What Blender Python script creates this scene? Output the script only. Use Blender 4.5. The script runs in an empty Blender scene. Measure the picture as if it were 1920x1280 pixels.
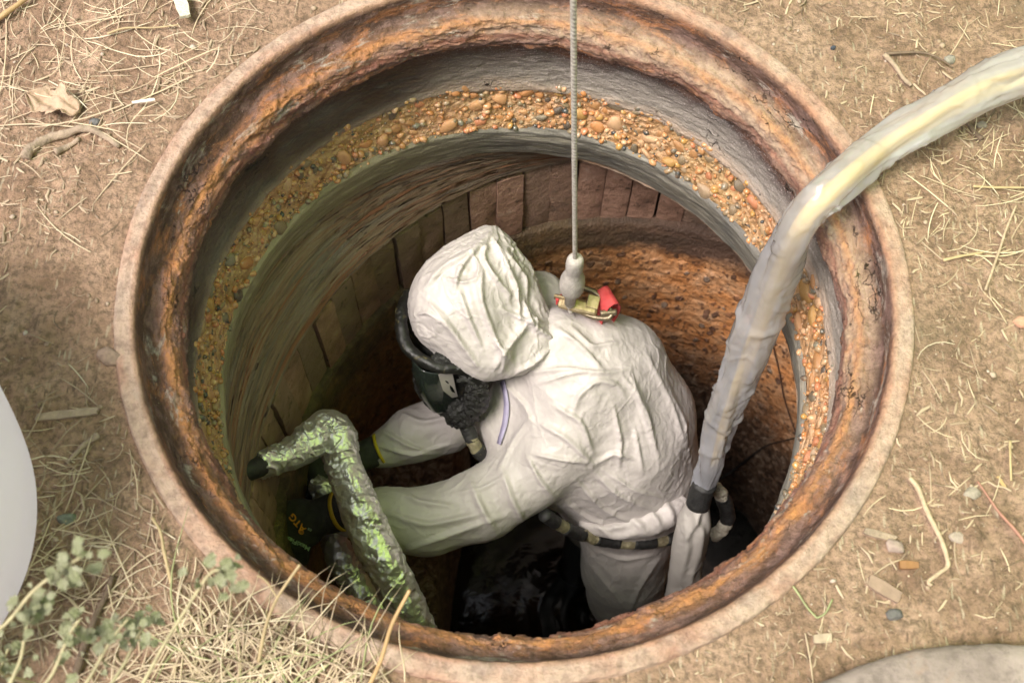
import bpy, math, random
import numpy as np
from mathutils import Vector, Matrix
random.seed(7)
PI = math.pi
sc = bpy.context.scene
# ---------------------------------------------------------------- camera, sky, sun, exposure
FOC = 2168.09                                   # focal length in pixels of the 1920 px wide photograph
CAM = np.array([-.002148, -.680516, 1.289943])
TILT, ROLL = .430242, .025838
_f = np.array([0, math.sin(TILT), -math.cos(TILT)])
_u = np.array([0, math.cos(TILT), math.sin(TILT)])
_r = np.array([1., 0, 0])
CR = math.cos(ROLL)*_r + math.sin(ROLL)*_u
CU = -math.sin(ROLL)*_r + math.cos(ROLL)*_u
cd = bpy.data.cameras.new('camera')
cam = bpy.data.objects.new('camera', cd)
sc.collection.objects.link(cam)
cam.matrix_world = Matrix(((CR[0], CU[0], -_f[0], CAM[0]), (CR[1], CU[1], -_f[1], CAM[1]), (CR[2], CU[2], -_f[2], CAM[2]), (0, 0, 0, 1)))
cd.sensor_width = 36
cd.lens = FOC/1920*36
cd.clip_start = .01
cd.clip_end = 300
cd.dof.use_dof = True
cd.dof.focus_distance = 1.72
cd.dof.aperture_fstop = 5.6
sc.camera = cam

SUN_EL, SUN_AZ = 60, 214                      # degrees; azimuth measured counter-clockwise from +x: the light comes from the photo's left
w = bpy.data.worlds.new('World'); sc.world = w; w.use_nodes = True
wn = w.node_tree
bg = wn.nodes['Background']
sky = wn.nodes.new('ShaderNodeTexSky')
sky.sky_type = 'NISHITA'; sky.sun_disc = False
sky.sun_elevation = math.radians(SUN_EL)
sky.sun_rotation = math.radians(90-SUN_AZ)
sky.air_density = 1.0; sky.dust_density = 4.0; sky.ozone_density = 1.0
hs = wn.nodes.new('ShaderNodeHueSaturation'); hs.inputs['Saturation'].default_value = .22     # thin overcast: a pale, almost colourless sky
wn.links.new(sky.outputs[0], hs.inputs['Color']); wn.links.new(hs.outputs[0], bg.inputs[0])
bg.inputs[1].default_value = .05
sl = bpy.data.lights.new('sun', 'SUN'); sun = bpy.data.objects.new('sun', sl); sc.collection.objects.link(sun)
sl.energy = 1.5; sl.angle = math.radians(25); sl.color = (1, .90, .82)
_d = Vector((math.cos(math.radians(SUN_AZ))*math.cos(math.radians(SUN_EL)), math.sin(math.radians(SUN_AZ))*math.cos(math.radians(SUN_EL)), math.sin(math.radians(SUN_EL))))
sun.rotation_euler = _d.to_track_quat('Z', 'Y').to_euler()
sun.location = _d*5
sc.view_settings.view_transform = 'Standard'; sc.view_settings.look = 'None'
sc.view_settings.gamma = 1; sc.view_settings.use_curve_mapping = False
sc.view_settings.exposure = 1.78
sc.render.engine = 'CYCLES'
sc.cycles.use_denoising = True
sc.cycles.max_bounces = 8
sc.cycles.diffuse_bounces = 5

# ---------------------------------------------------------------- helpers
def at(px, py, z):
    """the point at height z that stands at pixel (px, py) of the 1920 x 1280 photograph"""
    d = _f + (px-960)/FOC*CR - (py-640)/FOC*CU
    t = (z-CAM[2])/d[2]
    return CAM + d*t

def pxm(p):
    return FOC/float((np.asarray(p)-CAM) @ _f)

_rs = np.random.RandomState(3)
_perm = np.tile(_rs.permutation(256), 3)
_grad = _rs.normal(size=(256, 3)); _grad /= np.linalg.norm(_grad, axis=1)[:, None]
def perlin(P):
    P = np.asarray(P, float)
    I = np.floor(P).astype(int); Fp = P-I; I &= 255
    W = Fp*Fp*Fp*(Fp*(Fp*6-15)+10)
    out = 0
    for dx in (0, 1):
        for dy in (0, 1):
            for dz in (0, 1):
                h = _perm[_perm[_perm[(I[:, 0]+dx) & 255]+((I[:, 1]+dy) & 255)]+((I[:, 2]+dz) & 255)]
                g = _grad[h]
                d = g[:, 0]*(Fp[:, 0]-dx)+g[:, 1]*(Fp[:, 1]-dy)+g[:, 2]*(Fp[:, 2]-dz)
                wx = W[:, 0] if dx else 1-W[:, 0]
                wy = W[:, 1] if dy else 1-W[:, 1]
                wz = W[:, 2] if dz else 1-W[:, 2]
                out = out+d*wx*wy*wz
    return out*1.6
def fbm(P, o=4, g=.5, ridged=False):
    P = np.asarray(P, float); a = 1.; s = 0; t = 0
    for i in range(o):
        n = perlin(P+i*17.3)
        if ridged: n = 1-2*np.abs(n)
        s = s+a*n; t += a; a *= g; P = P*2.03
    return s/t
def S(x, a, b):
    t = np.clip((x-a)/(b-a), 0, 1); return t*t*(3-2*t)

def link(name, me, mat=None, parent=None, smooth=True):
    o = bpy.data.objects.new(name, me); sc.collection.objects.link(o)
    if mat and len(me.materials) == 0: me.materials.append(mat)
    if parent: o.parent = parent
    return o
def mesh(name, V, F, smooth=True):
    """V (n,3) array; F list of index tuples, or an (m,k) array"""
    V = np.asarray(V, np.float32)
    me = bpy.data.meshes.new(name)
    if isinstance(F, np.ndarray):
        m, k = F.shape
        me.vertices.add(len(V)); me.vertices.foreach_set('co', V.ravel())
        me.loops.add(m*k); me.loops.foreach_set('vertex_index', F.ravel().astype(np.int32))
        me.polygons.add(m); me.polygons.foreach_set('loop_start', np.arange(0, m*k, k, dtype=np.int32))
        me.update(calc_edges=True)
    else:
        me.from_pydata([tuple(map(float, v)) for v in V], [], [tuple(map(int, f)) for f in F])
    me.validate()
    if smooth: me.polygons.foreach_set('use_smooth', np.ones(len(me.polygons), bool))
    return me
def obj(name, V, F, mat, parent=None, smooth=True, attr=None):
    me = mesh(name, V, F, smooth)
    if attr:
        for k, A in attr.items():
            A = np.asarray(A, np.float32)
            if A.ndim == 1:
                a = me.attributes.new(k, 'FLOAT', 'POINT'); a.data.foreach_set('value', A)
            else:
                a = me.attributes.new(k, 'FLOAT_VECTOR', 'POINT'); a.data.foreach_set('vector', A.ravel())
    return link(name, me, mat, parent)
def tag(o, label=None, cat=None, group=None, kind=None):
    if label: o['label'] = label
    if cat: o['category'] = cat
    if group: o['group'] = group
    if kind: o['kind'] = kind
    return o
def empty(name, loc, label, cat, group=None):
    o = bpy.data.objects.new(name, None); sc.collection.objects.link(o)
    o.location = loc; o.empty_display_size = .05
    tag(o, label, cat, group)
    return o
def under(o, root):
    """parent a mesh built in world coordinates to a root that stands elsewhere"""
    o.parent = root; o.matrix_parent_inverse = Matrix.Translation(-Vector(root.location)); return o
def grid_faces(nu, nv, closed):
    i = np.arange(nv-1)[:, None]*nu
    j = np.arange(nu if closed else nu-1)[None]
    j2 = (j+1) % nu
    return np.stack([i+j, i+j2, i+nu+j2, i+nu+j], -1).reshape(-1, 4)
def resample(pts, n):
    pts = np.asarray(pts, float)
    d = np.r_[0, np.cumsum(np.linalg.norm(np.diff(pts, axis=0), axis=1))]
    t = np.linspace(0, d[-1], n)
    return np.stack([np.interp(t, d, pts[:, k]) for k in range(pts.shape[1])], 1), t
def lathe(prof, nu, nv, disp=None, a0=0, a1=2*PI, soft=0):
    """prof rows: (r, z) or (r, z, cx, cy); normals point to the axis side. disp(pc, v, ang) -> metres along the normal"""
    prof = np.asarray(prof, float)
    if prof.shape[1] == 2: prof = np.c_[prof, prof*0]
    Q, v = resample(prof, nv)
    for _ in range(soft):
        Q[1:-1] = .25*Q[:-2]+.5*Q[1:-1]+.25*Q[2:]
    closed = abs(a1-a0-2*PI) < 1e-6
    a = np.linspace(a0, a1, nu, endpoint=not closed)
    A, Vv = np.meshgrid(a, v)
    r, z, cx, cy = [Q[:, k][:, None] for k in range(4)]
    dr = np.gradient(Q[:, 0]); dz = np.gradient(Q[:, 1]); L = np.hypot(dr, dz)+1e-12
    nr, nz = (dz/L)[:, None], (-dr/L)[:, None]          # profile runs from the top/outside downwards: normal towards the axis/up
    pc = np.stack([np.cos(A)*.46, np.sin(A)*.46, Vv], -1).reshape(-1, 3)
    D = np.zeros(A.shape) if disp is None else disp(pc, Vv.ravel(), A.ravel()).reshape(A.shape)
    R = r+nr*D; Z = z+nz*D
    X = cx+R*np.cos(A); Y = cy+R*np.sin(A)
    V = np.stack([X, Y, Z+0*X], -1).reshape(-1, 3)
    F = grid_faces(nu, nv, closed)[:, ::-1]
    return V, F, pc

# ---------------------------------------------------------------- materials
class Mat:
    def __init__(s, name):
        s.m = bpy.data.materials.new(name); s.m.use_nodes = True
        s.t = s.m.node_tree; s.b = s.t.nodes['Principled BSDF']; s.out = s.t.nodes['Material Output']
    def n(s, typ, **k):
        nd = s.t.nodes.new('ShaderNode'+typ)
        for a, v in k.items():
            if a.startswith('i_'): s.set(nd.inputs[a[2:].replace('_', ' ')], v)
            elif a.startswith('n_'): s.set(nd.inputs[int(a[2:])], v)
            else: setattr(nd, a, v)
        return nd
    def set(s, inp, v):
        if isinstance(v, bpy.types.NodeSocket): s.t.links.new(v, inp)
        else:
            if isinstance(v, tuple) and len(v) == 3 and inp.type == 'RGBA': v = v+(1,)
            inp.default_value = v
    def co(s): return s.n('TexCoord').outputs['Object']
    def attr(s, name, vec=False):
        a = s.n('Attribute', attribute_name=name); return a.outputs['Vector' if vec else 'Fac']
    def map(s, vec, scale=(1, 1, 1), loc=(0, 0, 0)):
        return s.n('Mapping', n_0=vec, n_3=scale, n_1=loc).outputs[0]
    def noise(s, vec, scale, detail=4, rough=.55, dist=0):
        return s.n('TexNoise', i_Vector=vec, i_Scale=scale, i_Detail=detail, i_Roughness=rough, i_Distortion=dist).outputs['Fac']
    def vor(s, vec, scale, feature='F1', out='Distance', rnd=1.):
        nd = s.n('TexVoronoi', feature=feature, i_Vector=vec, i_Scale=scale, i_Randomness=rnd); return nd.outputs[out]
    def ramp(s, fac, stops, interp='LINEAR'):
        nd = s.n('ValToRGB', n_0=fac); cr = nd.color_ramp; cr.interpolation = interp
        while len(cr.elements) > len(stops): cr.elements.remove(cr.elements[-1])
        for i, (p, c) in enumerate(stops):
            e = cr.elements[i] if i < len(cr.elements) else cr.elements.new(p)
            e.position = p
            if not isinstance(c, tuple): c = (c, c, c)
            e.color = c+(1,)
        return nd.outputs[0]
    def mix(s, f, a, b, mode='MIX'):
        nd = s.n('Mix', data_type='RGBA', blend_type=mode); s.set(nd.inputs[0], f); s.set(nd.inputs[6], a); s.set(nd.inputs[7], b)
        return nd.outputs[2]
    def math(s, op, a, b=0., c=0.):
        nd = s.n('Math', operation=op); s.set(nd.inputs[0], a); s.set(nd.inputs[1], b); s.set(nd.inputs[2], c); return nd.outputs[0]
    def bump(s, h, strength=1., dist=.002, normal=None):
        nd = s.n('Bump', i_Strength=strength, i_Distance=dist, i_Height=h)
        if normal: s.set(nd.inputs['Normal'], normal)
        return nd.outputs[0]
    def done(s, color=None, rough=.7, normal=None, **k):
        if color is not None: s.set(s.b.inputs['Base Color'], color)
        s.set(s.b.inputs['Roughness'], rough)
        if normal: s.set(s.b.inputs['Normal'], normal)
        for a, v in k.items(): s.set(s.b.inputs[a.replace('_', ' ')], v)
        return s.m
def plain(name, col, rough=.6, var=.25, scale=40, bump=.0, **k):
    m = Mat(name); c = m.co(); n = m.noise(c, scale, 5, .6)
    d = tuple(x*(1-var) for x in col); l = tuple(min(1, x*(1+var)) for x in col)
    nn = m.bump(m.noise(c, scale*3, 5, .6), 1, bump) if bump else None
    return m.done(m.ramp(n, [(.3, d), (.7, l)]), rough, nn, **k)
# ================================================================ THE SETTING
# profile of the whole mouth of the manhole (radius, height): flange, seat, lip, collar, pebble band, mortar edge
CONE_B = (.65, -.50, .235, -.127)
LOW = (.617, -.72, .211, -.099)

# ---- cast iron frame
def m_iron():
    m = Mat('rusty_iron'); c = m.co(); pc = m.attr('pc', True); v = m.attr('v')
    big = m.noise(c, 9, 4, .6); fine = m.noise(c, 90, 6, .65); st = m.noise(m.map(pc, (14, 14, 40)), 1, 6, .7, .6)
    warp = m.math('MULTIPLY_ADD', m.math('SUBTRACT', st, .5), .035, m.math('MULTIPLY_ADD', m.math('SUBTRACT', big, .5), .02, v))
    # v runs 0 (outer edge of flange) .. 1 (lip)
    base = m.ramp(warp, [(.0, (.50, .37, .28)), (.22, (.54, .39, .30)), (.262, (.44, .26, .17)), (.285, (.10, .05, .032)),
                         (.40, (.075, .038, .025)), (.47, (.19, .09, .045)), (.54, (.50, .23, .085)), (.64, (.36, .17, .09)),
                         (.76, (.27, .145, .10)), (.87, (.13, .065, .05)), (1., (.07, .042, .038))])
    patch = m.ramp(m.noise(c, 22, 5, .7, .4), [(.45, 0.), (.62, 1.)])
    fl = m.ramp(v, [(.25, 1.), (.29, 0.)])
    # flange: pale dust over rust, with orange-red patches
    rustp = m.ramp(m.noise(m.map(pc, (3, 3, 6)), 3, 5, .62, .3), [(.46, 0.), (.68, 1.)])
    base = m.mix(m.math('MULTIPLY', fl, m.math('MULTIPLY', rustp, .65)), base, (.46, .20, .12))
    grp = m.ramp(m.noise(c, 14, 5, .6), [(.55, 0.), (.7, 1.)])
    base = m.mix(m.math('MULTIPLY', fl, m.math('MULTIPLY', grp, .5)), base, (.30, .26, .23))
    nf = m.math('SUBTRACT', 1., fl)
    ora = m.ramp(m.noise(m.map(pc, (4, 4, 12)), 4, 6, .68, .4), [(.5, 0.), (.62, 1.)])
    base = m.mix(m.math('MULTIPLY', nf, m.math('MULTIPLY', ora, .7)), base, (.50, .20, .075))
    pur = m.ramp(m.noise(m.map(pc, (4, 4, 11), (5, 2, 1)), 5, 6, .7, .5), [(.48, 0.), (.58, 1.)])
    base = m.mix(m.math('MULTIPLY', nf, m.math('MULTIPLY', pur, .7)), base, (.25, .15, .13))
    gry = m.ramp(m.noise(m.map(pc, (3, 3, 9), (1, 7, 3)), 4, 7, .72, .5), [(.57, 0.), (.63, 1.)])
    base = m.mix(m.math('MULTIPLY', nf, m.math('MULTIPLY', gry, .85)), base, (.42, .37, .32))
    drk = m.ramp(m.noise(m.map(pc, (12, 12, 30), (2, 2, 5)), 3, 6, .75, .6), [(.40, 1.), (.50, 0.)])
    base = m.mix(m.math('MULTIPLY', nf, m.math('MULTIPLY', drk, .6)), base, (.055, .03, .022))
    tan = m.math('MULTIPLY', m.math('MULTIPLY', m.attr('dust'), m.ramp(warp, [(.36, 0.), (.46, 1.), (.70, 1.), (.80, 0.)])), m.ramp(m.noise(m.map(pc, (5, 5, 12), (3, 3, 3)), 3, 6, .7, .4), [(.35, .25), (.6, .95)]))
    base = m.mix(tan, base, (.46, .33, .24))
    lineo = m.math('MULTIPLY', nf, m.ramp(warp, [(.49, 0.), (.54, .45), (.60, 0.)])); base = m.mix(lineo, base, (.56, .25, .09))
    linem = m.math('MULTIPLY', nf, m.ramp(warp, [(.66, 0.), (.71, .6), (.78, 0.)])); base = m.mix(linem, base, (.26, .08, .05))
    base = m.mix(m.ramp(fine, [(.3, .55), (.58, 0.)]), base, (.08, .04, .03))
    base = m.mix(m.ramp(m.vor(c, 160, rnd=1.), [(.04, .5), (.12, 0.)]), base, (.62, .52, .42))
    ck = m.ramp(m.vor(m.n('VectorMath', operation='ADD', n_0=m.map(pc, (12, 12, 60)), n_1=m.n('TexNoise', i_Vector=c, i_Scale=60., i_Detail=6.).outputs['Color']).outputs[0], 1, 'DISTANCE_TO_EDGE'), [(.0, 1.), (.03, 0.)])
    ck = m.math('MULTIPLY', m.math('MULTIPLY', ck, nf), m.ramp(m.noise(c, 11, 3), [(.56, 0.), (.66, 1.)]))
    base = m.mix(m.math('MULTIPLY', ck, .7), base, (.04, .022, .018))
    h = m.math('SUBTRACT', m.math('ADD', m.noise(m.map(pc, (70, 70, 110)), 1, 8, .72), m.math('MULTIPLY', fine, 1.1)), ck)
    return m.done(base, m.ramp(big, [(.3, .75), (.7, .55)]), m.bump(h, 1., .005))
frame_prof = [(.5005, -.045), (.5, -.004), (.4975, .004), (.494, .0055), (.476, .0055), (.4735, .0035), (.4715, -.004), (.4695, -.024), (.466, -.031), (.458, -.035),
              (.446, -.040), (.438, -.050), (.4335, -.062), (.4315, -.074), (.4325, -.086), (.438, -.094), (.456, -.100)]
def iron_disp(pc, v, a):
    t = v/v.max()
    nf = S(t, .50, .62)
    flake = fbm(pc*[18, 18, 40], 5, .55, True)
    q = fbm(pc*[10, 10, 22]+fbm(pc*[25, 25, 30], 2)[:, None]*.35, 5, .6)*5; terr = np.floor(q)+S(q-np.floor(q), .38, .62)
    chunks = fbm(pc*[16, 16, 55]+5, 3, .5)
    cr = np.clip(chunks*3, -.5, .5)
    d = nf*(.0015*flake+.002*cr+.0026*terr+.006*fbm(pc*[3, 3, 6]+9, 3))+S(t, .8, 1)*.005*fbm(pc*[4, 4, 0]+2, 3) + (1-nf)*(.0012*fbm(pc*30, 3)+.0008*fbm(pc*90, 3))
    groove = np.exp(-((t-.58)/.045)**2)*.003
    return d-groove
V, F, pc = lathe(frame_prof, 1500, 150, iron_disp, soft=2)
tt = pc[:, 2]/pc[:, 2].max()
vv = np.interp(tt, [0, .21, .33, .5, .62, .75, .88, .95, 1], [0, .02, .24, .36, .5, .68, .86, .97, 1.])
IRON = m_iron()
fr = empty('manhole_ring', (0, 0, 0), 'round rusty cast iron ring with a broad dusty flange lining the mouth of the pit', 'manhole ring')
ia = np.arctan2(pc[:, 1], pc[:, 0])
dust = S(np.cos(ia-math.radians(42)), .1, .85)
under(obj('iron_casting', V, F, IRON, attr={'pc': pc, 'v': vv, 'dust': dust}), fr)

# ---- shaft: everything below the iron
shaft = empty('manhole_shaft', (0, 0, -.1), 'deep round shaft of mortar, pebble concrete and brick below the iron frame', 'shaft')
def m_collar():
    m = Mat('collar_mortar'); c = m.co(); pc = m.attr('pc', True); v = m.attr('v')
    st = m.noise(m.map(pc, (14, 14, 34)), 1, 7, .7, .8); big = m.noise(c, 7, 4, .6)
    wv = m.math('MULTIPLY_ADD', m.math('SUBTRACT', st, .5), .45, m.math('MULTIPLY_ADD', m.math('SUBTRACT', big, .5), .5, v))
    base = m.ramp(wv, [(0., (.09, .035, .025)), (.16, (.17, .075, .045)), (.30, (.13, .095, .085)), (.45, (.27, .235, .21)), (.75, (.34, .30, .26)), (.93, (.50, .38, .29))])
    speck = m.ramp(m.noise(c, 420, 2, .5), [(.56, 0.), (.68, .75)])
    base = m.mix(speck, base, (.5, .43, .40))
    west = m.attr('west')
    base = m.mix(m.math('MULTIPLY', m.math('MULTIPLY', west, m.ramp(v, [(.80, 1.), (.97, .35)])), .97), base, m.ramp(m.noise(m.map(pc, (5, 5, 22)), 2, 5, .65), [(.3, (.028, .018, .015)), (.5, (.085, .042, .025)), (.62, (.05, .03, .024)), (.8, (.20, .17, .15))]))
    crack = m.ramp(m.vor(m.n('VectorMath', operation='ADD', n_0=m.map(pc, (11, 11, 34)), n_1=m.n('TexNoise', i_Vector=c, i_Scale=50., i_Detail=5.).outputs['Color']).outputs[0], 1, 'DISTANCE_TO_EDGE'), [(.0, 1.), (.03, 0.)])
    ck = m.math('MULTIPLY', crack, m.ramp(m.noise(c, 12, 3), [(.60, 0.), (.66, 1.)]))
    base = m.mix(ck, base, (.03, .025, .02))
    h = m.math('SUBTRACT', m.math('ADD', m.noise(m.map(pc, (40, 40, 120)), 1, 8, .7), m.math('MULTIPLY', m.noise(c, 300, 4, .6), .4)), ck)
    return m.done(base, .62, m.bump(h, 1., .008))
def collar_disp(pc, v, a):
    return .006*fbm(pc*[7, 7, 14]+3, 4)+.0035*fbm(pc*[26, 26, 50], 5, .6, True)
V, F, pc = lathe([(.453, -.096), (.455, -.12), (.4545, -.16), (.4525, -.19), (.449, -.207), (.452, -.214)], 1200, 70, collar_disp)
ang = np.arctan2(pc[:, 1], pc[:, 0])
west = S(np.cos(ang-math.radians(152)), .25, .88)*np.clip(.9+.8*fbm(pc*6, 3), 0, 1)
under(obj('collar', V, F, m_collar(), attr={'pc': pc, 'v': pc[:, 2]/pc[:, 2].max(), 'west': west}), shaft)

# pebble concrete
def m_matrix():
    m = Mat('pebble_matrix'); c = m.co(); n = m.noise(c, 35, 6, .65); b = m.noise(c, 6, 3)
    base = m.ramp(n, [(.3, (.18, .085, .04)), (.45, (.48, .25, .12)), (.6, (.62, .38, .22)), (.75, (.76, .58, .40))])
    base = m.mix(m.ramp(b, [(.4, 0.), (.65, .5)]), base, (.42, .30, .12))
    h = m.math('ADD', m.noise(c, 120, 6, .6), m.math('MULTIPLY', m.vor(c, 120, 'SMOOTH_F1'), -.8))
    return m.done(base, .28, m.bump(h, 1., .008), Specular_IOR_Level=.6)
def m_pebble():
    m = Mat('wet_pebble'); c = m.co(); r = m.n('ObjectInfo').outputs['Random']
    at_ = m.attr('tone')
    rr = m.math('FRACT', m.math('ADD', r, at_))
    base = m.ramp(rr, [(0., (.50, .22, .08)), (.10, (.56, .30, .14)), (.22, (.40, .20, .08)), (.34, (.60, .38, .22)), (.44, (.45, .26, .08)), (.52, (.40, .28, .16)), (.60, (.52, .20, .10)),
                       (.68, (.24, .19, .12)), (.80, (.13, .12, .09)), (.87, (.055, .06, .06)), (.93, (.20, .19, .14)), (.97, (.40, .30, .2))], 'CONSTANT')
    n = m.noise(c, 70, 5, .6)
    base = m.mix(m.ramp(n, [(.47, 0.), (.66, .62)]), base, (.52, .30, .15))
    return m.done(base, m.ramp(n, [(.3, .12), (.7, .34)]), m.bump(m.noise(c, 180, 4, .6), .5, .0015), Specular_IOR_Level=.6)
MATRIX, PEBBLE = m_matrix(), m_pebble()
peb_prof = [(.452, -.200), (.4515, -.215), (.449, -.235), (.443, -.26), (.437, -.28), (.434, -.296)]
def peb_disp(pc, v, a):
    return .005*fbm(pc*[10, 10, 18], 4)+.002*fbm(pc*60, 3)
V, F, pc = lathe(peb_prof, 1100, 44, peb_disp)
band = under(obj('pebble_concrete', V, F, MATRIX, attr={'pc': pc}), shaft)
def ico(sub):
    import bmesh
    bm = bmesh.new(); bmesh.ops.create_icosphere(bm, subdivisions=sub, radius=1)
    V = np.array([v.co[:] for v in bm.verts]); F = np.array([[v.index for v in f.verts] for f in bm.faces]); bm.free(); return V, F
ICO2, ICO1 = ico(2), ico(1)
rs = np.random.RandomState(11)
def pebble_shape(base, seed):
    V = base[0].copy(); off = seed*3.7
    V *= (1+.42*fbm(V*.8+off, 2))[:, None]
    # a few flat broken faces
    for k in range(5):
        n = rs.normal(size=3); n /= np.linalg.norm(n); d = V@n; lim = .50+.25*rs.rand()
        V -= np.clip(d-lim, 0, None)[:, None]*n*.85
    return V*[1, .8, .62]
peb_meshes = []
for k in range(14):
    me = mesh('pebble', pebble_shape(ICO2, k), ICO2[1]); me.materials.append(PEBBLE); peb_meshes.append(me)
pp, pv = resample(np.array(peb_prof), 100)
def place_on_band(a, t):
    r = np.interp(t, np.linspace(0, 1, 100), pp[:, 0]); z = np.interp(t, np.linspace(0, 1, 100), pp[:, 1])
    return np.array([r*math.cos(a), r*math.sin(a), z])
spots = []
def free(p, r, k=.8):
    for q, s in spots:
        if abs(q[0]-p[0]) < .04 and abs(q[1]-p[1]) < .04 and np.linalg.norm(q-p) < (r+s)*k: return False
    return True
A0, A1 = math.radians(-42), math.radians(205)
count = 0; tries = 0
while count < 298 and tries < 20000:
    tries += 1
    a = rs.uniform(A0, A1); r = .0080+.0105*rs.rand()**1.5; t = rs.uniform(.08, .93)
    p = place_on_band(a, t)
    if not free(p, r): continue
    spots.append((p, r)); count += 1
    o = bpy.data.objects.new('pebble', peb_meshes[rs.randint(14)]); sc.collection.objects.link(o)
    inward = np.array([-math.cos(a), -math.sin(a), 0])
    o.location = Vector(p-inward*r*rs.uniform(.0, .62))
    o.scale = (r*rs.uniform(.95, 1.35), r*rs.uniform(.85, 1.1), r*rs.uniform(.8, 1.1))
    q = Vector(inward).to_track_quat('Z', 'Y').to_euler(); q.rotate_axis('Z', rs.uniform(0, 6.28)); q.rotate_axis('X', rs.uniform(-.4, .4))
    o.rotation_euler = q
    o.parent = band
    band_inv = Matrix.Translation(Vector((0, 0, 0)))
Vs, Fs, Ts = [], [], []; nb = 0
for k in range(2600):
    a = rs.uniform(A0, A1); r = .0018+.0062*rs.rand()**1.5; t = rs.uniform(.0, 1.0); p = place_on_band(a, t)
    if r > .0035 and not free(p, r, .6): continue
    q = Matrix.Rotation(rs.uniform(0, 6.28), 3, Vector(rs.normal(size=3)))
    base = ICO2 if r > .0045 else ICO1
    Vp = (base[0]*(1+.3*fbm(base[0]+k, 1))[:, None]*[1, .8, .65])@np.array(q)*r+p-np.array([math.cos(a), math.sin(a), 0])*.001
    Vs.append(Vp); Fs.append(base[1]+nb); nb += len(Vp); Ts.append(np.full(len(Vp), rs.rand()))
under(tag(obj('small_pebbles', np.vstack(Vs), np.vstack(Fs), PEBBLE, attr={'tone': np.concatenate(Ts)}), kind='stuff'), shaft)

# mortar edge below the pebbles
def m_mortar():
    m = Mat('grey_mortar'); c = m.co(); pc = m.attr('pc', True)
    st = m.noise(m.map(pc, (7, 7, 60)), 1, 7, .7, .8)
    base = m.ramp(st, [(.25, (.085, .08, .07)), (.45, (.17, .16, .14)), (.6, (.25, .23, .19)), (.72, (.38, .33, .25))])
    base = m.mix(m.ramp(m.noise(c, 9, 5, .6), [(.5, 0.), (.7, .6)]), base, (.10, .105, .105))
    base = m.mix(m.math('MULTIPLY', m.attr('west'), .75), base, m.ramp(st, [(.3, (.16, .14, .07)), (.5, (.30, .26, .14)), (.7, (.44, .38, .24))]))
    h = m.math('ADD', st, m.math('MULTIPLY', m.noise(c, 260, 4, .6), .35))
    return m.done(base, .42, m.bump(h, 1, .004))
def mort_disp(pc, v, a):
    t = v/v.max()
    return .004*fbm(pc*[6, 6, 20]+1, 4)+.002*fbm(pc*[14, 14, 70], 4, .6, True)+.004*S(t, 0, .3)*fbm(pc*[9, 9, 9]+4, 3)
V, F, pc = lathe([(.436, -.290), (.430, -.300), (.432, -.325), (.438, -.345), (.446, -.372), (.4505, -.390), (.462, -.398), (.48, -.402)], 1200, 70, mort_disp)
ang = np.arctan2(pc[:, 1], pc[:, 0])
west = S(np.cos(ang-math.radians(165)), .2, .9)
under(obj('mortar_edge', V, F, m_mortar(), attr={'pc': pc, 'west': west}), shaft)

# sloping neck: an eccentric cone from the mortar edge out to the brick ring
def m_neck():
    m = Mat('streaked_concrete'); c = m.co(); pc = m.attr('pc', True)
    st = m.noise(m.map(pc, (6, 6, 58)), 1, 8, .72, .8); b = m.noise(m.map(pc, (4, 4, 14)), 1.5, 4, .6)
    base = m.ramp(st, [(.28, (.045, .03, .022)), (.42, (.13, .095, .07)), (.52, (.22, .145, .095)), (.6, (.28, .205, .145)), (.72, (.34, .29, .24))])
    base = m.mix(m.ramp(m.noise(m.map(pc, (3, 3, 50), (4, 4, 1)), 1, 6, .7, 1.), [(.53, 0.), (.62, .8)]), base, (.26, .10, .045))
    base = m.mix(m.ramp(b, [(.5, 0.), (.68, .6)]), base, (.24, .22, .19))
    base = m.mix(m.ramp(m.noise(m.map(pc, (10, 10, 60), (4, 7, 1)), 2, 4, .7), [(.66, 0.), (.69, .9)]), base, (.02, .02, .018))
    h = m.math('ADD', st, m.math('MULTIPLY', m.noise(c, 220, 4, .6), .35))
    return m.done(base, .5, m.bump(h, 1, .005))
def neck_disp(pc, v, a):
    return .0045*fbm(pc*[4, 4, 50], 5, .6)+.003*fbm(pc*[12, 12, 90], 3, .6, True)+.004*fbm(pc*14, 3)
V, F, pc = lathe([(.4505, -.388, -.003, 0), CONE_B], 1200, 130, neck_disp)
under(obj('neck_cone', V, F, m_neck(), attr={'pc': pc}), shaft)
V, F, pc = lathe([(.65, -.50, .235, -.127), (.70, -.503, .235, -.127), (.72, -.49, .235, -.127)], 200, 4)
under(obj('neck_rim', V, F, m_neck(), attr={'pc': pc}), shaft)

# brick course standing on end
def m_brick():
    m = Mat('stained_brick'); c = m.co(); r = m.n('ObjectInfo').outputs['Random']
    cc = m.n('VectorMath', operation='ADD'); m.set(cc.inputs[0], c); m.set(cc.inputs[1], m.n('CombineXYZ', n_0=m.math('MULTIPLY', r, 37.), n_1=m.math('MULTIPLY', r, 13.)).outputs[0])
    c2 = cc.outputs[0]
    n = m.noise(c2, 22, 6, .65)
    base = m.ramp(n, [(.3, (.14, .085, .06)), (.45, (.36, .21, .15)), (.6, (.50, .30, .22)), (.75, (.56, .42, .34))])
    base = m.mix(m.ramp(r, [(.2, 0.), (.9, .7)]), base, (.26, .19, .14))
    base = m.mix(m.ramp(m.noise(c2, 60, 4, .6), [(.62, 0.), (.68, .8)]), base, (.06, .045, .03))
    h = m.math('ADD', m.noise(c2, 60, 6, .7), m.math('MULTIPLY', m.noise(c2, 260, 4, .6), .3))
    return m.done(base, .55, m.bump(h, 1., .008))
BR, BZ0, BZ1 = .634, -.515, -.722
BC = (.222, -.112)
NB = 74
bw = 2*PI*BR/NB
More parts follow.
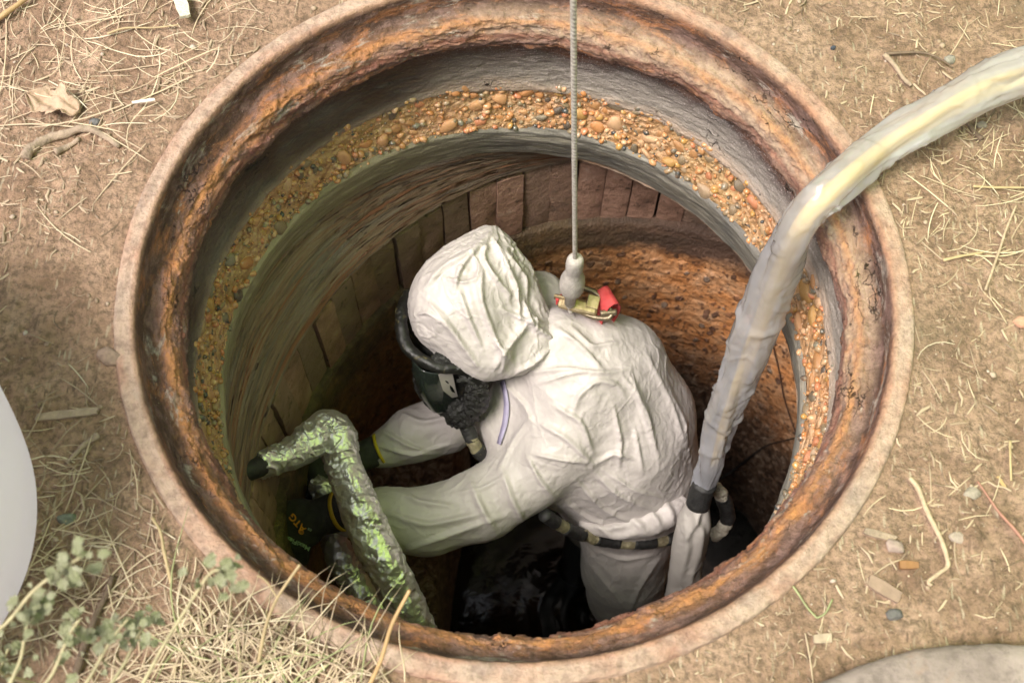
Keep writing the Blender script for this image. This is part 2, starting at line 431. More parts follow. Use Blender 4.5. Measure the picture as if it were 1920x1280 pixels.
BRICK = m_brick()
brick_me = []
for k in range(6):
    nx, nz = 4, 8
    gx, gz = np.meshgrid(np.linspace(-.5, .5, nx+1), np.linspace(0, 1, nz+1))
    W, H = bw*.95, BZ0-BZ1
    X = gx*W; Z = BZ1+gz*H; Yf = np.zeros_like(X)
    P3 = np.stack([X.ravel()*20+k*5, Z.ravel()*20, 0*X.ravel()], 1)
    n = fbm(P3, 3).reshape(X.shape)
    edge = np.maximum(np.abs(gx)*2, np.abs(gz*2-1)*1.0)
    Yf = -.006*n+.0015*(np.abs(gx*2)**10)+.002*(np.abs(gz*2-1)**14)
    X = X*(1+.02*fbm(P3+3, 2).reshape(X.shape)); 
    Z = Z+np.where(gz == 1, .008*perlin(P3*1.0+8.).reshape(X.shape), 0)
    Vf = np.stack([X, Yf, Z], -1).reshape(-1, 3)
    Ff = grid_faces(nx+1, nz+1, False)
    rim = list(range(nx+1))+[(i+1)*(nx+1)+nx for i in range(nz)]+[nz*(nx+1)+nx-1-i for i in range(nx)]+[(nz-1-i)*(nx+1) for i in range(nz-1)]
    nb0 = len(Vf); nr_ = len(rim); Va = Vf[rim].copy(); Vb = Vf[rim].copy(); Vb[:, 1] = .045; Vf = np.vstack([Vf, Va])       # own rim for the sides: a hard arris
    Fr = [[nb0+i, nb0+nr_+i, nb0+nr_+(i+1) % nr_, nb0+(i+1) % nr_] for i in range(nr_)]
    me = mesh('brick', np.vstack([Vf, Vb]), np.vstack([Ff, np.array(Fr)])); me.materials.append(BRICK); brick_me.append(me)
V, F, pc = lathe([(BR+.04, -.47, *BC), (BR+.02, -.50, *BC), (BR+.02, -.735, *BC)], 300, 20, lambda pc, v, a: .004*fbm(pc*30, 3))
course = under(obj('brick_course', V, F, plain('brick_joint', (.05, .04, .03), .8, .4, 60, .003), attr={'pc': pc}), shaft)
for i in range(NB):
    a = 2*PI*i/NB+rs.uniform(-.002, .002)
    o = bpy.data.objects.new('brick', brick_me[rs.randint(6)]); sc.collection.objects.link(o)
    rr = BR+rs.uniform(-.003, .003)
    o.scale = (rs.uniform(.97, 1.03), 1, 1); o.location = (BC[0]+rr*math.cos(a), BC[1]+rr*math.sin(a), rs.uniform(-.006, .004))
    o.rotation_euler = (rs.uniform(-.004, .004), rs.uniform(-.003, .003), a-PI/2)
    o.parent = course

# lower chamber
def m_lower():
    m = Mat('exposed_aggregate'); c = m.co(); pc = m.attr('pc', True); v = m.attr('v')
    n = m.noise(c, 12, 6, .65); f = m.noise(c, 90, 5, .65)
    cem = m.ramp(n, [(.28, (.46, .17, .06)), (.45, (.72, .32, .12)), (.6, (.76, .42, .22)), (.75, (.76, .56, .40))])
    cem = m.mix(m.ramp(f, [(.33, .6), (.50, 0.)]), cem, (.22, .09, .04))
    wv = m.n('VectorMath', operation='ADD'); m.set(wv.inputs[0], c); 
    wn_ = m.n('TexNoise', i_Vector=c, i_Scale=40., i_Detail=2.); sc_ = m.n('VectorMath', operation='SCALE', n_0=wn_.outputs['Color']); sc_.inputs['Scale'].default_value = .012
    m.set(wv.inputs[1], sc_.outputs[0])
    wz_ = m.map(wv.outputs[0], (1, 1, .6))
    def stones(scale, lo, hi, pick):
        d = m.vor(wz_, scale); col = m.vor(wz_, scale, out='Color')
        sel = m.ramp(m.n('SeparateColor', n_0=col).outputs[0], [(pick-.01, 1.), (pick, 0.)])
        return m.math('MULTIPLY', sel, m.ramp(d, [(lo, 1.), (hi, 0.)])), col
    s1, c1 = stones(44, .30, .40, .40); s2, c2 = stones(88, .30, .40, .42)
    stc = m.ramp(m.n('SeparateColor', n_0=c1).outputs[1], [(0., (.12, .065, .05)), (.35, (.24, .13, .09)), (.65, (.32, .25, .2)), (.85, (.45, .22, .12))], 'CONSTANT')
    base = m.mix(m.math('MULTIPLY', s2, .8), cem, (.18, .085, .05)); base = m.mix(m.math('MULTIPLY', s1, .9), base, stc)
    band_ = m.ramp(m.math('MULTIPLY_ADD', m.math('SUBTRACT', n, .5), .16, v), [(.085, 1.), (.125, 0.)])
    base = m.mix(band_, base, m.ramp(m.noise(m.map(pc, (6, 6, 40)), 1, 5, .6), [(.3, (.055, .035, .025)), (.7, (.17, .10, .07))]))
    moss_shadow = m.math('MULTIPLY', m.ramp(m.math('ADD', m.n('SeparateXYZ', n_0=pc).outputs[0], m.math('MULTIPLY', m.noise(c, 7, 6, .7), .5)), [(.02, 1.), (.34, 0.)]), .85)      # shadow of the left side painted in olive brown, with some moss
    base = m.mix(moss_shadow, base, m.ramp(m.noise(c, 26, 6, .7), [(.35, (.035, .030, .015)), (.55, (.13, .095, .04)), (.7, (.26, .16, .07))]))
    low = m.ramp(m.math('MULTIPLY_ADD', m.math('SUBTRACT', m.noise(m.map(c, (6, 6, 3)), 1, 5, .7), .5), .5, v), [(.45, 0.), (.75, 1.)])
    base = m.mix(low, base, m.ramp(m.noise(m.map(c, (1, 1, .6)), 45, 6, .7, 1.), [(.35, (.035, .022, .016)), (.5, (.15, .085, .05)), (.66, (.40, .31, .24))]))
    sg = m.math('MULTIPLY', m.math('ADD', s1, m.math('MULTIPLY', s2, .5)), m.math('SUBTRACT', 1., band_))
    h = m.math('ADD', m.math('MULTIPLY', sg, .5), m.math('ADD', f, m.math('MULTIPLY', n, .7)))
    return m.done(base, .5, m.bump(h, 1., .009))
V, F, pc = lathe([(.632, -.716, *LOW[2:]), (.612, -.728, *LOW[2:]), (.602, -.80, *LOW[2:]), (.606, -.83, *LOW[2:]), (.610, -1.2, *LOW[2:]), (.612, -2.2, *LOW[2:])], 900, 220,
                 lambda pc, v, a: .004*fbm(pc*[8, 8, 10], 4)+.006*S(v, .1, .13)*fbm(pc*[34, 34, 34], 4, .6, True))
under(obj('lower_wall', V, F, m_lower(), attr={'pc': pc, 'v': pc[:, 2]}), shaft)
# benching on the left of the floor
n = 90
gx, gy = np.meshgrid(np.linspace(0, 1, n), np.linspace(0, 1, n))
xe = -.13+.02*np.sin(gy*9)
Y = -.1+(gy*2-1)*.62; X = -.45+gx*(xe+.45)
Z = -1.30+.02*gx+.016*fbm(np.stack([X.ravel()*7, Y.ravel()*7, 0*X.ravel()], 1), 4).reshape(X.shape)
Z = np.where(gx > .985, -2.1, Z)
under(obj('bench_slab', np.stack([X, Y, Z], -1).reshape(-1, 3), grid_faces(n, n, False), m_lower(), attr={'v': np.full(n*n, .8), 'pc': np.stack([X, Y, Z], -1).reshape(-1, 3)}), shaft)
m = Mat('dark_water'); c = m.co()
WATER = m.done((.006, .007, .005), .06, m.bump(m.noise(c, 18, 3, .5, .5), .25, .004), Specular_IOR_Level=.5)
n = 120
gx, gy = np.meshgrid(np.linspace(-.45, .85, n), np.linspace(-.75, .55, n))
Pw = np.stack([gx.ravel(), gy.ravel(), 0*gx.ravel()], 1)
rip = .0012*np.sin(90*np.hypot(Pw[:, 0]-.25, Pw[:, 1]+.02))*np.exp(-6*np.hypot(Pw[:, 0]-.25, Pw[:, 1]+.02))+.0006*fbm(Pw*9, 3)
Pw[:, 2] = -1.98+rip
tag(obj('water', Pw, grid_faces(n, n, False), WATER), 'black still water standing in the bottom of the shaft', None, None, 'structure')

# ---- ground
def m_ground():
    m = Mat('dry_earth'); c = m.co()
    b = m.noise(c, 2.2, 4, .6); n = m.noise(c, 14, 8, .62); f = m.noise(c, 120, 6, .7)
    base = m.ramp(n, [(.28, (.16, .115, .08)), (.44, (.29, .22, .16)), (.58, (.37, .29, .22)), (.78, (.46, .38, .30))])
    x = m.n('SeparateXYZ', n_0=c).outputs[0]
    side = m.ramp(m.math('ADD', m.math('MULTIPLY', x, .35), b), [(.30, 0.), (.78, 1.)])
    base = m.mix(side, m.mix(1., base, (1.44, 1.21, 1.10), 'MULTIPLY'), m.mix(1., base, (1.37, 1.17, 1.08), 'MULTIPLY'))
    base = m.mix(m.ramp(f, [(.38, .7), (.56, 0.)]), base, (.13, .09, .055))
    # crushed straw and bark flecks
    for ang, sx, sd in ((.5, 150, 1), (2.1, 120, 7), (1.3, 170, 13), (2.9, 140, 17)):
        mp = m.n('Mapping', n_0=c, n_1=(sd, sd*.3, 0), n_2=(0, 0, ang), n_3=(sx, sx*.2, 1)).outputs[0]
        d = m.vor(mp, 1.); cc_ = m.n('SeparateColor', n_0=m.vor(mp, 1., out='Color')).outputs[0]
        fac = m.math('MULTIPLY', m.ramp(d, [(.16, 1.), (.24, 0.)]), m.ramp(cc_, [(.35, 1.), (.36, 0.)]))
        fac = m.math('MULTIPLY', fac, m.ramp(m.noise(c, 5+sd*.3, 3), [(.36, 0.), (.54, .9)]))
        base = m.mix(fac, base, m.ramp(cc_, [(0., (.56, .46, .33)), (.16, (.20, .135, .09)), (.28, (.44, .34, .24))], 'CONSTANT'))
    wet = m.ramp(m.noise(c, 3.1, 4, .55), [(.60, 0.), (.72, .45)])
    base = m.mix(wet, base, (.19, .15, .09))
    h = m.math('ADD', m.noise(c, 40, 8, .7), m.math('MULTIPLY', f, .45))
    return m.done(base, .88, m.bump(h, 1., .016))
GROUND = m_ground()
def gheight(X, Y):
    P3 = np.stack([X, Y, 0*X], 1); r = np.hypot(X, Y)
    h = .011*fbm(P3*3.1+2, 4)+.009*fbm(P3*11, 4)+.009*fbm(P3*34, 4, .6)
    clod = .018*np.clip(fbm(P3*18+7, 3)-.12, 0, 1)
    return (h+clod)*S(r, .5, .62)+.002*S(r, .5, .53)-.0015
nu, nv = 1500, 330
rr = np.r_[np.linspace(.499, 1.75, nv-14), np.geomspace(1.85, 90, 14)]
a = np.linspace(0, 2*PI, nu, endpoint=False)
Rg, Ag = np.meshgrid(rr, a, indexing='ij')
Xg, Yg = (Rg*np.cos(Ag)).ravel(), (Rg*np.sin(Ag)).ravel()
Zg = gheight(Xg, Yg)+.35*S(np.hypot(Xg, Yg), 3, 90)*0
tag(obj('ground', np.stack([Xg, Yg, Zg], 1), grid_faces(nu, nv, True), GROUND), 'dry trampled earth around the manhole', None, None, 'structure')
# ================================================================ SOFT BODIES: implicit limbs -> surface -> wrinkled cloth
def seg_dist(P, a, b, ra, rb, flat=None):
    """distance to a tapered capsule; flat = (direction, factor) squeezes its section"""
    a, b = np.asarray(a, float), np.asarray(b, float)
    Q = P
    if flat is not None:
        n = np.asarray(flat[0], float); n = n/np.linalg.norm(n)
        c = (a+b)/2; k = 1/flat[1]-1
        Q = P+((P-c)@n)[:, None]*n*k
        a = a+((a-c)@n)*n*k; b = b+((b-c)@n)*n*k
    ab = b-a; t = np.clip(((Q-a)@ab)/(ab@ab+1e-12), 0, 1)
    return np.linalg.norm(Q-a-t[:, None]*ab, axis=1)-(ra+(rb-ra)*t)
def smin(a, b, k):
    h = np.clip(.5+.5*(b-a)/k, 0, 1)
    return b*(1-h)+a*h-k*h*(1-h)
def surface_nets(field, lo, hi, h):
    lo = np.asarray(lo, float); n = np.ceil((np.asarray(hi)-lo)/h).astype(int)+1
    ax = [lo[i]+h*np.arange(n[i]) for i in range(3)]
    G = np.stack(np.meshgrid(*ax, indexing='ij'), -1).reshape(-1, 3)
    f = np.concatenate([field(G[i:i+200000]) for i in range(0, len(G), 200000)]).reshape(n)
    cs = [f[dx:n[0]-1+dx, dy:n[1]-1+dy, dz:n[2]-1+dz] for dx in (0, 1) for dy in (0, 1) for dz in (0, 1)]
    neg = sum((c < 0).astype(int) for c in cs)
    act = (neg > 0) & (neg < 8)
    idx = -np.ones(act.shape, int); idx[act] = np.arange(act.sum())
    corners = [(dx, dy, dz) for dx in (0, 1) for dy in (0, 1) for dz in (0, 1)]
    C = np.argwhere(act); val = np.stack([c[act] for c in cs], 1)
    acc = np.zeros((len(C), 3)); cnt = np.zeros(len(C))
    for i in range(8):
        for j in range(i+1, 8):
            d = np.array(corners[j])-np.array(corners[i])
            if np.abs(d).sum() != 1: continue
            m = (val[:, i] < 0) != (val[:, j] < 0)
            t = val[:, i]/(val[:, i]-val[:, j]+1e-20)
            acc[m] += (np.array(corners[i])+t[:, None]*d)[m]; cnt[m] += 1
    V = lo+h*(C+acc/cnt[:, None])
    F = []
    for axis in range(3):
        o1, o2 = (axis+1) % 3, (axis+2) % 3
        sl0 = [slice(None)]*3; sl1 = [slice(None)]*3
        sl0[axis] = slice(0, -1); sl1[axis] = slice(1, None)
        a, b = f[tuple(sl0)] < 0, f[tuple(sl1)] < 0
        e = np.argwhere(a != b)
        e = e[(e[:, o1] > 0) & (e[:, o2] > 0) & (e[:, o1] < n[o1]-1) & (e[:, o2] < n[o2]-1)]
        s = a[tuple(e.T)]
        def cell(d1, d2):
            q = e.copy(); q[:, o1] -= d1; q[:, o2] -= d2; return idx[tuple(q.T)]
        Q = np.stack([cell(1, 1), cell(0, 1), cell(0, 0), cell(1, 0)], 1)
        Q[~s] = Q[~s][:, ::-1]
        F.append(Q)
    return V, np.vstack(F)
def edges_of(F):
    k = F.shape[1]
    E = np.vstack([F[:, [i, (i+1) % k]] for i in range(k)]+([F[:, [0, 2]], F[:, [1, 3]]] if k == 4 else []))
    E.sort(axis=1); return np.unique(E, axis=0)
def vnormals(V, F):
    n = np.cross(V[F[:, 2]]-V[F[:, 0]], V[F[:, -1]]-V[F[:, 1]]) if F.shape[1] == 4 else np.cross(V[F[:, 1]]-V[F[:, 0]], V[F[:, 2]]-V[F[:, 0]])
    N = np.zeros_like(V)
    for k in range(3):
        for c in range(F.shape[1]): N[:, k] += np.bincount(F[:, c], n[:, k], len(V))
    return N/(np.linalg.norm(N, axis=1)[:, None]+1e-12)
def relax(V, F, n, k=.5):
    E = edges_of(F)[:, :]; deg = np.bincount(E.ravel(), minlength=len(V))[:, None]
    for _ in range(n):
        A = np.stack([np.bincount(E[:, 0], V[E[:, 1], c], len(V))+np.bincount(E[:, 1], V[E[:, 0], c], len(V)) for c in range(3)], 1)/deg
        V = V+k*(A-V)
    return V
def wrinkle(V, F, growth, axis, iters, goal=.012, bend=.06, amp=.002, seed=0, base=None, sag=0., outmin=-.012):
    """inextensible sheet with too much cloth: edges want to be longer than the body allows and buckle into folds"""
    V = V.copy(); X0 = V.copy() if base is None else base
    N = vnormals(X0, F); E = edges_of(F); i, j = E[:, 0], E[:, 1]; n = len(V)
    L0 = np.linalg.norm(V[j]-V[i], axis=1)
    d = (V[j]-V[i])/(L0[:, None]+1e-12); c = (d*(axis[i]+axis[j])/2).sum(1)**2
    g = (growth[i]+growth[j])/2
    L = L0*(1+g*(.5+.8*np.clip(c, 0, 1)))
    deg = np.bincount(E.ravel(), minlength=n)[:, None].astype(float)
    V += N*(amp*fbm(V*22+seed*9.1, 3))[:, None]+N*(amp*.7*perlin(V*60+seed))[:, None]
    for it in range(iters):
        D = V[j]-V[i]; l = np.linalg.norm(D, axis=1); cc = ((l-L)/(l+1e-9)*.5)[:, None]*D
        A = np.stack([np.bincount(i, cc[:, k], n)-np.bincount(j, cc[:, k], n) for k in range(3)], 1)
        V += A/deg*3.0
        B = np.stack([np.bincount(i, V[j, k], n)+np.bincount(j, V[i, k], n) for k in range(3)], 1)/deg-V
        V += bend*B
        V += goal*(X0-V)
        V[:, 2] -= sag
        if it % 10 == 9:
            s = ((V-X0)*N).sum(1); V += N*np.clip(outmin-s, 0, None)[:, None]
    return V
def creases(V, F, scale, amp, seed, sharp=7., stretch=(1, 1, 1)):
    """network of thin sharp ridges, as in paper-like cloth"""
    P = V*scale*np.array(stretch)+seed*5.3
    P = P+.6*np.stack([perlin(P*.7+1), perlin(P*.7+5), perlin(P*.7+9)], 1)
    r = np.clip(1-np.abs(perlin(P))*sharp, 0, 1)**1.3*np.clip(.3+perlin(P*.5+31)*2.2, 0, 1)
    r2 = np.clip(1-np.abs(perlin(P*1.9+7))*sharp, 0, 1)**1.3*np.clip(.2+perlin(P*.9+51)*2.2, 0, 1)
    return V+vnormals(V, F)*(amp*(r-.6*r2))[:, None]
def folds(V, F, lines):
    """raise single creases where the photographed cloth has them; every line runs over the surface it marks"""
    N = vnormals(V, F); d_ = V-CAM; wz = d_@_f; X = 960+FOC*(d_@CR)/wz; Y = 640-FOC*(d_@CU)/wz
    front = np.clip((N*(-d_)).sum(1)*1.2/np.linalg.norm(d_, axis=1), 0, 1)**.5
    D = np.zeros(len(V))
    for pts, h, w_ in lines:
        pts = np.array(pts, float); bestd = np.full(len(V), 1e9); sg = np.zeros(len(V)); tt = np.zeros(len(V)); L = np.r_[0, np.cumsum(np.hypot(*np.diff(pts, axis=0).T))]
        # round the polyline off
        u = np.linspace(0, L[-1], 24); q = np.stack([np.interp(u, L, pts[:, 0]), np.interp(u, L, pts[:, 1])], 1)
        for _ in range(4): q[1:-1] = .25*q[:-2]+.5*q[1:-1]+.25*q[2:]
        m = np.where((X > q[:, 0].min()-5*w_) & (X < q[:, 0].max()+5*w_) & (Y > q[:, 1].min()-5*w_) & (Y < q[:, 1].max()+5*w_) & (front > 0))[0]
        if not len(m): continue
        for k in range(23):
            a, b = q[k], q[k+1]; e = b-a; l2 = e@e+1e-9
            t = np.clip(((X[m]-a[0])*e[0]+(Y[m]-a[1])*e[1])/l2, 0, 1); dx = X[m]-a[0]-t*e[0]; dy = Y[m]-a[1]-t*e[1]; dd = np.hypot(dx, dy); c = dd < bestd[m]
            mm = m[c]; bestd[mm] = dd[c]; sg[mm] = np.sign(dx*e[1]-dy*e[0])[c]; tt[mm] = ((k+t)/23)[c]
        s = bestd[m]*sg[m]/w_; tap = np.sin(np.clip(tt[m], 0.03, .97)*PI)**.6
        D[m] += h*tap*(np.exp(-np.abs(s)**1.3*1.1)-.55*np.exp(-((s-1.9)/1.1)**2)-.25*np.exp(-((s+2.2)/1.3)**2))
    return V+N*(D*front)[:, None]
def subdiv(V, F):
    """one smooth Catmull-Clark step through a temporary object"""
    me = mesh('tmp', V, F); o = bpy.data.objects.new('tmp', me); sc.collection.objects.link(o)
    md = o.modifiers.new('s', 'SUBSURF'); md.levels = 1; md.render_levels = 1
    ev = o.evaluated_get(bpy.context.evaluated_depsgraph_get()); m2 = ev.to_mesh()
    V2 = np.empty(len(m2.vertices)*3, np.float32); m2.vertices.foreach_get('co', V2)
    F2 = np.empty(len(m2.loops), np.int32); m2.loops.foreach_get('vertex_index', F2)
    ev.to_mesh_clear(); bpy.data.objects.remove(o); bpy.data.meshes.remove(me)
    return V2.reshape(-1, 3).astype(float), F2.reshape(-1, 4)
def axis_field(V, prims):
    best = np.full(len(V), 1e9); A = np.zeros((len(V), 3))
    for p in prims:
        d = seg_dist(V, p[0], p[1], p[2], p[3]); t = np.asarray(p[1], float)-np.asarray(p[0], float)
        L = np.linalg.norm(t)
        if L < 1e-3: continue
        m = d < best; best[m] = d[m]; A[m] = t/L
    return A
def chain(pts):
    """[(px, py, z, r), ...] -> capsules"""
    W = [(at(*p[:3]), p[3]) for p in pts]
    return [(W[k][0], W[k+1][0], W[k][1], W[k+1][1]) for k in range(len(W)-1)]
def union(prims, k):
    def f(P):
        d = seg_dist(P, *prims[0])
        for p in prims[1:]: d = smin(d, seg_dist(P, *p), k)
        return d
    return f
def bounds(prims, pad=.04):
    A = np.array([p[0] for p in prims]+[p[1] for p in prims]); R = max(max(p[2], p[3]) for p in prims)
    return A.min(0)-R-pad, A.max(0)+R+pad
def tube(path, rad, n=14, sub=6, squash=None, cap=True, twist=0.):
    """smooth tube through path points; rad a number or one per point"""
    P = np.asarray(path, float); m = len(P); R = np.full(m, rad) if np.isscalar(rad) else np.asarray(rad, float)
    T = np.linspace(0, m-1, (m-1)*sub+1); out = []
    Q = np.vstack([2*P[0]-P[1], P, 2*P[-1]-P[-2]])
    for t in T:
        i = min(int(t), m-2); f = t-i; p0, p1, p2, p3 = Q[i], Q[i+1], Q[i+2], Q[i+3]
        out.append(.5*((2*p1)+(p2-p0)*f+(2*p0-5*p1+4*p2-p3)*f*f+(3*p1-p0-3*p2+p3)*f**3))
    C = np.array(out); r = np.interp(T, np.arange(m), R)
    tg = np.gradient(C, axis=0); tg /= np.linalg.norm(tg, axis=1)[:, None]+1e-12
    up = np.array([.13, .31, .94]); nn = np.cross(tg[0], up); nn /= np.linalg.norm(nn); V = []; NN = []
    arc = np.r_[0, np.cumsum(np.linalg.norm(np.diff(C, axis=0), axis=1))]
    for k in range(len(C)):
        nn = nn-(nn@tg[k])*tg[k]; nn /= np.linalg.norm(nn); bb = np.cross(tg[k], nn)
        a = np.linspace(0, 2*PI, n, endpoint=False)+twist*arc[k]
        ring = np.cos(a)[:, None]*nn+np.sin(a)[:, None]*bb
        if squash is not None: ring = ring*1
        V.append(C[k]+ring*r[k]); NN.append(ring)
    V = np.vstack(V); F = grid_faces(n, len(C), True)
    if cap:
        V = np.vstack([V, C[0]-tg[0]*r[0]*.15, C[-1]+tg[-1]*r[-1]*.15]); q = len(V)
        Fc = []
        for k in range(n):
            Fc.append([q-2, (k+1) % n, k, k]); Fc.append([q-1, (len(C)-1)*n+k, (len(C)-1)*n+(k+1) % n, (len(C)-1)*n+(k+1) % n])
        F = [tuple(f) for f in F]+[tuple(dict.fromkeys(f)) for f in Fc]
    return V, F, C, np.repeat(arc, n)
def ribbon(path, nrm, width, thick=.0015):
    """flat strap through path points lying against surfaces with normals nrm"""
    P = np.asarray(path, float); N = np.asarray(nrm, float); tg = np.gradient(P, axis=0)
    V = []
    for p, n_, t in zip(P, N, tg):
        n_ = n_/np.linalg.norm(n_); s = np.cross(n_, t); s /= np.linalg.norm(s)+1e-12
        for a, b in ((-1, 0), (1, 0), (1, 1), (-1, 1)): V.append(p+s*a*width/2+n_*b*thick)
    F = [tuple(f) for f in grid_faces(4, len(P), True)]; m = 4*(len(P)-1)
    return np.array(V), F+[(3, 2, 1, 0), (m, m+1, m+2, m+3)]
def dome(c, rx, ry, rz, rot=None, base=None, noise=0., seed=0, f=8):
    B = base or ico(4); V = B[0]*[rx, ry, rz]
    if noise: V = V*(1+noise*fbm(B[0]*f*.3+seed, 4))[:, None]
    if rot is not None: V = V@np.array(rot).T
    return V+np.asarray(c), B[1]
CAMDIR = lambda p: (CAM-np.asarray(p))/np.linalg.norm(CAM-np.asarray(p))

def m_tyvek():
    m = Mat('white_coverall'); c = m.co()
    n = m.noise(c, 16, 5, .6)
    base = m.ramp(n, [(.3, (.46, .425, .41)), (.7, (.53, .49, .475))])
    base = m.mix(m.ramp(m.noise(c, 55, 6, .7), [(.66, 0.), (.8, .35)]), base, (.42, .36, .28))
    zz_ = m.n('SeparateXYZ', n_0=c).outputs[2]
    leg_shadow = m.ramp(m.math('MULTIPLY_ADD', zz_, -2., m.math('MULTIPLY_ADD', m.noise(c, 9, 4, .6), .4, -2.05)), [(.0, 0.), (.4, .8)])   # shadow low in the shaft painted into the trousers, stronger downwards
    base = m.mix(leg_shadow, base, (.15, .16, .135))
    base = m.mix(m.ramp(m.vor(c, 34), [(.018, .7), (.035, 0.)]), base, (.14, .10, .07))
    # crumpled paper relief: creases where neighbouring facets meet
    wv = m.n('VectorMath', operation='ADD'); m.set(wv.inputs[0], c)
    w_ = m.n('TexNoise', i_Vector=c, i_Scale=18., i_Detail=3.); s_ = m.n('VectorMath', operation='SCALE', n_0=w_.outputs['Color']); s_.inputs['Scale'].default_value = .05
    m.set(wv.inputs[1], s_.outputs[0])
    e1 = m.vor(wv.outputs[0], 20, 'F1'); e2 = m.vor(wv.outputs[0], 47, 'F1')
    rg = m.n('TexNoise', noise_type='RIDGED_MULTIFRACTAL', i_Vector=wv.outputs[0], i_Scale=22., i_Detail=3., i_Roughness=.5).outputs['Fac']
    h = m.math('ADD', m.math('MULTIPLY', e1, .5), m.math('MULTIPLY', e2, .35))
    h = m.math('ADD', h, m.math('ADD', m.math('MULTIPLY', m.noise(c, 130, 4, .6), .12), m.math('MULTIPLY', rg, .28)))
    return m.done(base, .5, m.bump(h, .5, .010), Specular_IOR_Level=.4, Sheen_Weight=.1)
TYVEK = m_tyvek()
# ================================================================ THE WORKER
worker = empty('person', at(1180, 1000, -1.05), 'person in a white hooded coverall and full face respirator bending forward inside the manhole', 'person')
torso = chain([(1035, 640, -.555, .062), (1078, 690, -.61, .090), (1112, 715, -.65, .105), (1135, 800, -.76, .145), (1165, 885, -.90, .138), (1182, 935, -.99, .110), (1176, 1000, -1.06, .080)])
torso += chain([(1118, 655, -.59, .052), (1172, 672, -.64, .058), (1215, 770, -.76, .072), (1225, 880, -.90, .082)])
torso += chain([(968, 735, -.66, .048), (962, 800, -.72, .055), (1020, 860, -.80, .09)])
narm = chain([(1078, 728, -.595, .074), (1052, 822, -.66, .074), (985, 895, -.71, .064), (905, 945, -.74, .064), (800, 978, -.755, .062), (715, 972, -.75, .055), (655, 965, -.745, .036), (628, 964, -.742, .030)])
farm = chain([(1010, 560, -.60, .055), (960, 640, -.70, .06), (895, 745, -.78, .055), (840, 793, -.80, .055), (775, 815, -.80, .052), (725, 840, -.80, .036), (704, 850, -.80, .029)])
legs = chain([(1176, 1010, -1.06, .092), (1170, 1060, -1.16, .088), (1172, 1110, -1.27, .080), (1178, 1140, -1.42, .074)])
o_ = at(1176, 1010, -1.06)
legs += [(o_+[-.02, .05, 0], o_+[-.05, .17, -.25], .085, .075), (o_+[-.05, .17, -.25], o_+[-.04, .16, -.45], .075, .07)]
prims = torso+narm+farm+legs
SUIT_FOLDS = [([(1075, 775), (1085, 740), (1120, 712), (1160, 720), (1172, 745)], .006, 11), ([(1180, 700), (1215, 780), (1235, 865)], .006, 10), ([(1210, 660), (1262, 760), (1290, 850)], .005, 10),
 ([(1150, 760), (1165, 830), (1160, 880)], .006, 9), ([(1236, 690), (1285, 790), (1296, 880)], .004, 8), ([(1190, 800), (1205, 885)], .004, 8), ([(1165, 700), (1195, 740), (1222, 830)], .004, 7),
 ([(985, 700), (1060, 690), (1130, 700), (1185, 690)], .006, 10), ([(1000, 722), (1060, 702), (1112, 695)], .004, 7), ([(1040, 612), (1080, 640), (1130, 692)], .007, 10), ([(1070, 610), (1110, 650), (1165, 640)], .005, 8),
 ([(1112, 870), (1060, 820), (1005, 790)], .006, 11), ([(1108, 868), (1055, 862), (995, 850)], .005, 9), ([(1112, 872), (1150, 850), (1190, 860)], .005, 9), ([(1000, 775), (960, 830), (935, 885)], .005, 9), ([(1040, 760), (1090, 790), (1112, 850)], .006, 10),
 ([(1110, 880), (1160, 930), (1235, 962)], .006, 10), ([(1080, 900), (1130, 955), (1195, 985)], .006, 9), ([(1050, 930), (1100, 972), (1155, 990)], .005, 8), ([(1130, 880), (1190, 920), (1250, 935)], .005, 8),
 ([(940, 880), (962, 940), (988, 990)], .006, 11), ([(880, 900), (902, 950), (930, 1000)], .006, 12), ([(985, 850), (1012, 900), (1040, 935)], .005, 9), ([(735, 918), (785, 940), (855, 950)], .006, 11), ([(720, 960), (800, 985), (905, 962)], .007, 12),
 ([(755, 1035), (850, 1000), (950, 965)], .005, 12), ([(690, 940), (702, 990), (722, 1028)], .005, 10), ([(622, 960), (680, 975), (730, 1010)], .005, 9), ([(850, 925), (905, 915), (950, 890)], .004, 8),
 ([(712, 805), (760, 832), (805, 850)], .006, 9), ([(700, 832), (760, 852), (822, 850)], .004, 7), ([(740, 770), (792, 792), (852, 780)], .006, 10), ([(760, 860), (800, 845), (850, 830)], .004, 7),
 ([(1100, 1050), (1150, 1110), (1180, 1150)], .005, 10), ([(1240, 1040), (1200, 1100), (1180, 1150)], .005, 10), ([(1110, 1030), (1170, 1050), (1230, 1040)], .004, 8), ([(945, 720), (985, 760), (1000, 800)], .005, 9)]
HOOD_FOLDS = [([(920, 440), (945, 480), (970, 540), (976, 605)], .008, 10), ([(915, 445), (905, 482), (930, 525), (965, 560)], .007, 9), ([(915, 440), (878, 475), (830, 500), (795, 542)], .007, 10), ([(905, 455), (862, 500), (852, 545)], .007, 9),
 ([(945, 465), (985, 520), (988, 560)], .006, 8), ([(905, 480), (900, 560), (930, 640), (962, 682)], .006, 11), ([(800, 560), (850, 622), (900, 692)], .006, 12), ([(860, 540), (880, 600), (905, 655)], .005, 10), ([(995, 600), (960, 642), (925, 695)], .008, 11),
 ([(980, 560), (1000, 610), (1045, 640)], .008, 10), ([(1040, 645), (1000, 682), (950, 707)], .006, 9), ([(825, 602), (800, 585), (780, 590)], .005, 8), ([(940, 580), (990, 602), (1030, 605)], .006, 9), ([(930, 640), (950, 665), (940, 700)], .005, 8), ([(885, 470), (900, 500), (890, 530)], .004, 6), ([(830, 520), (870, 530), (900, 520)], .004, 7)]
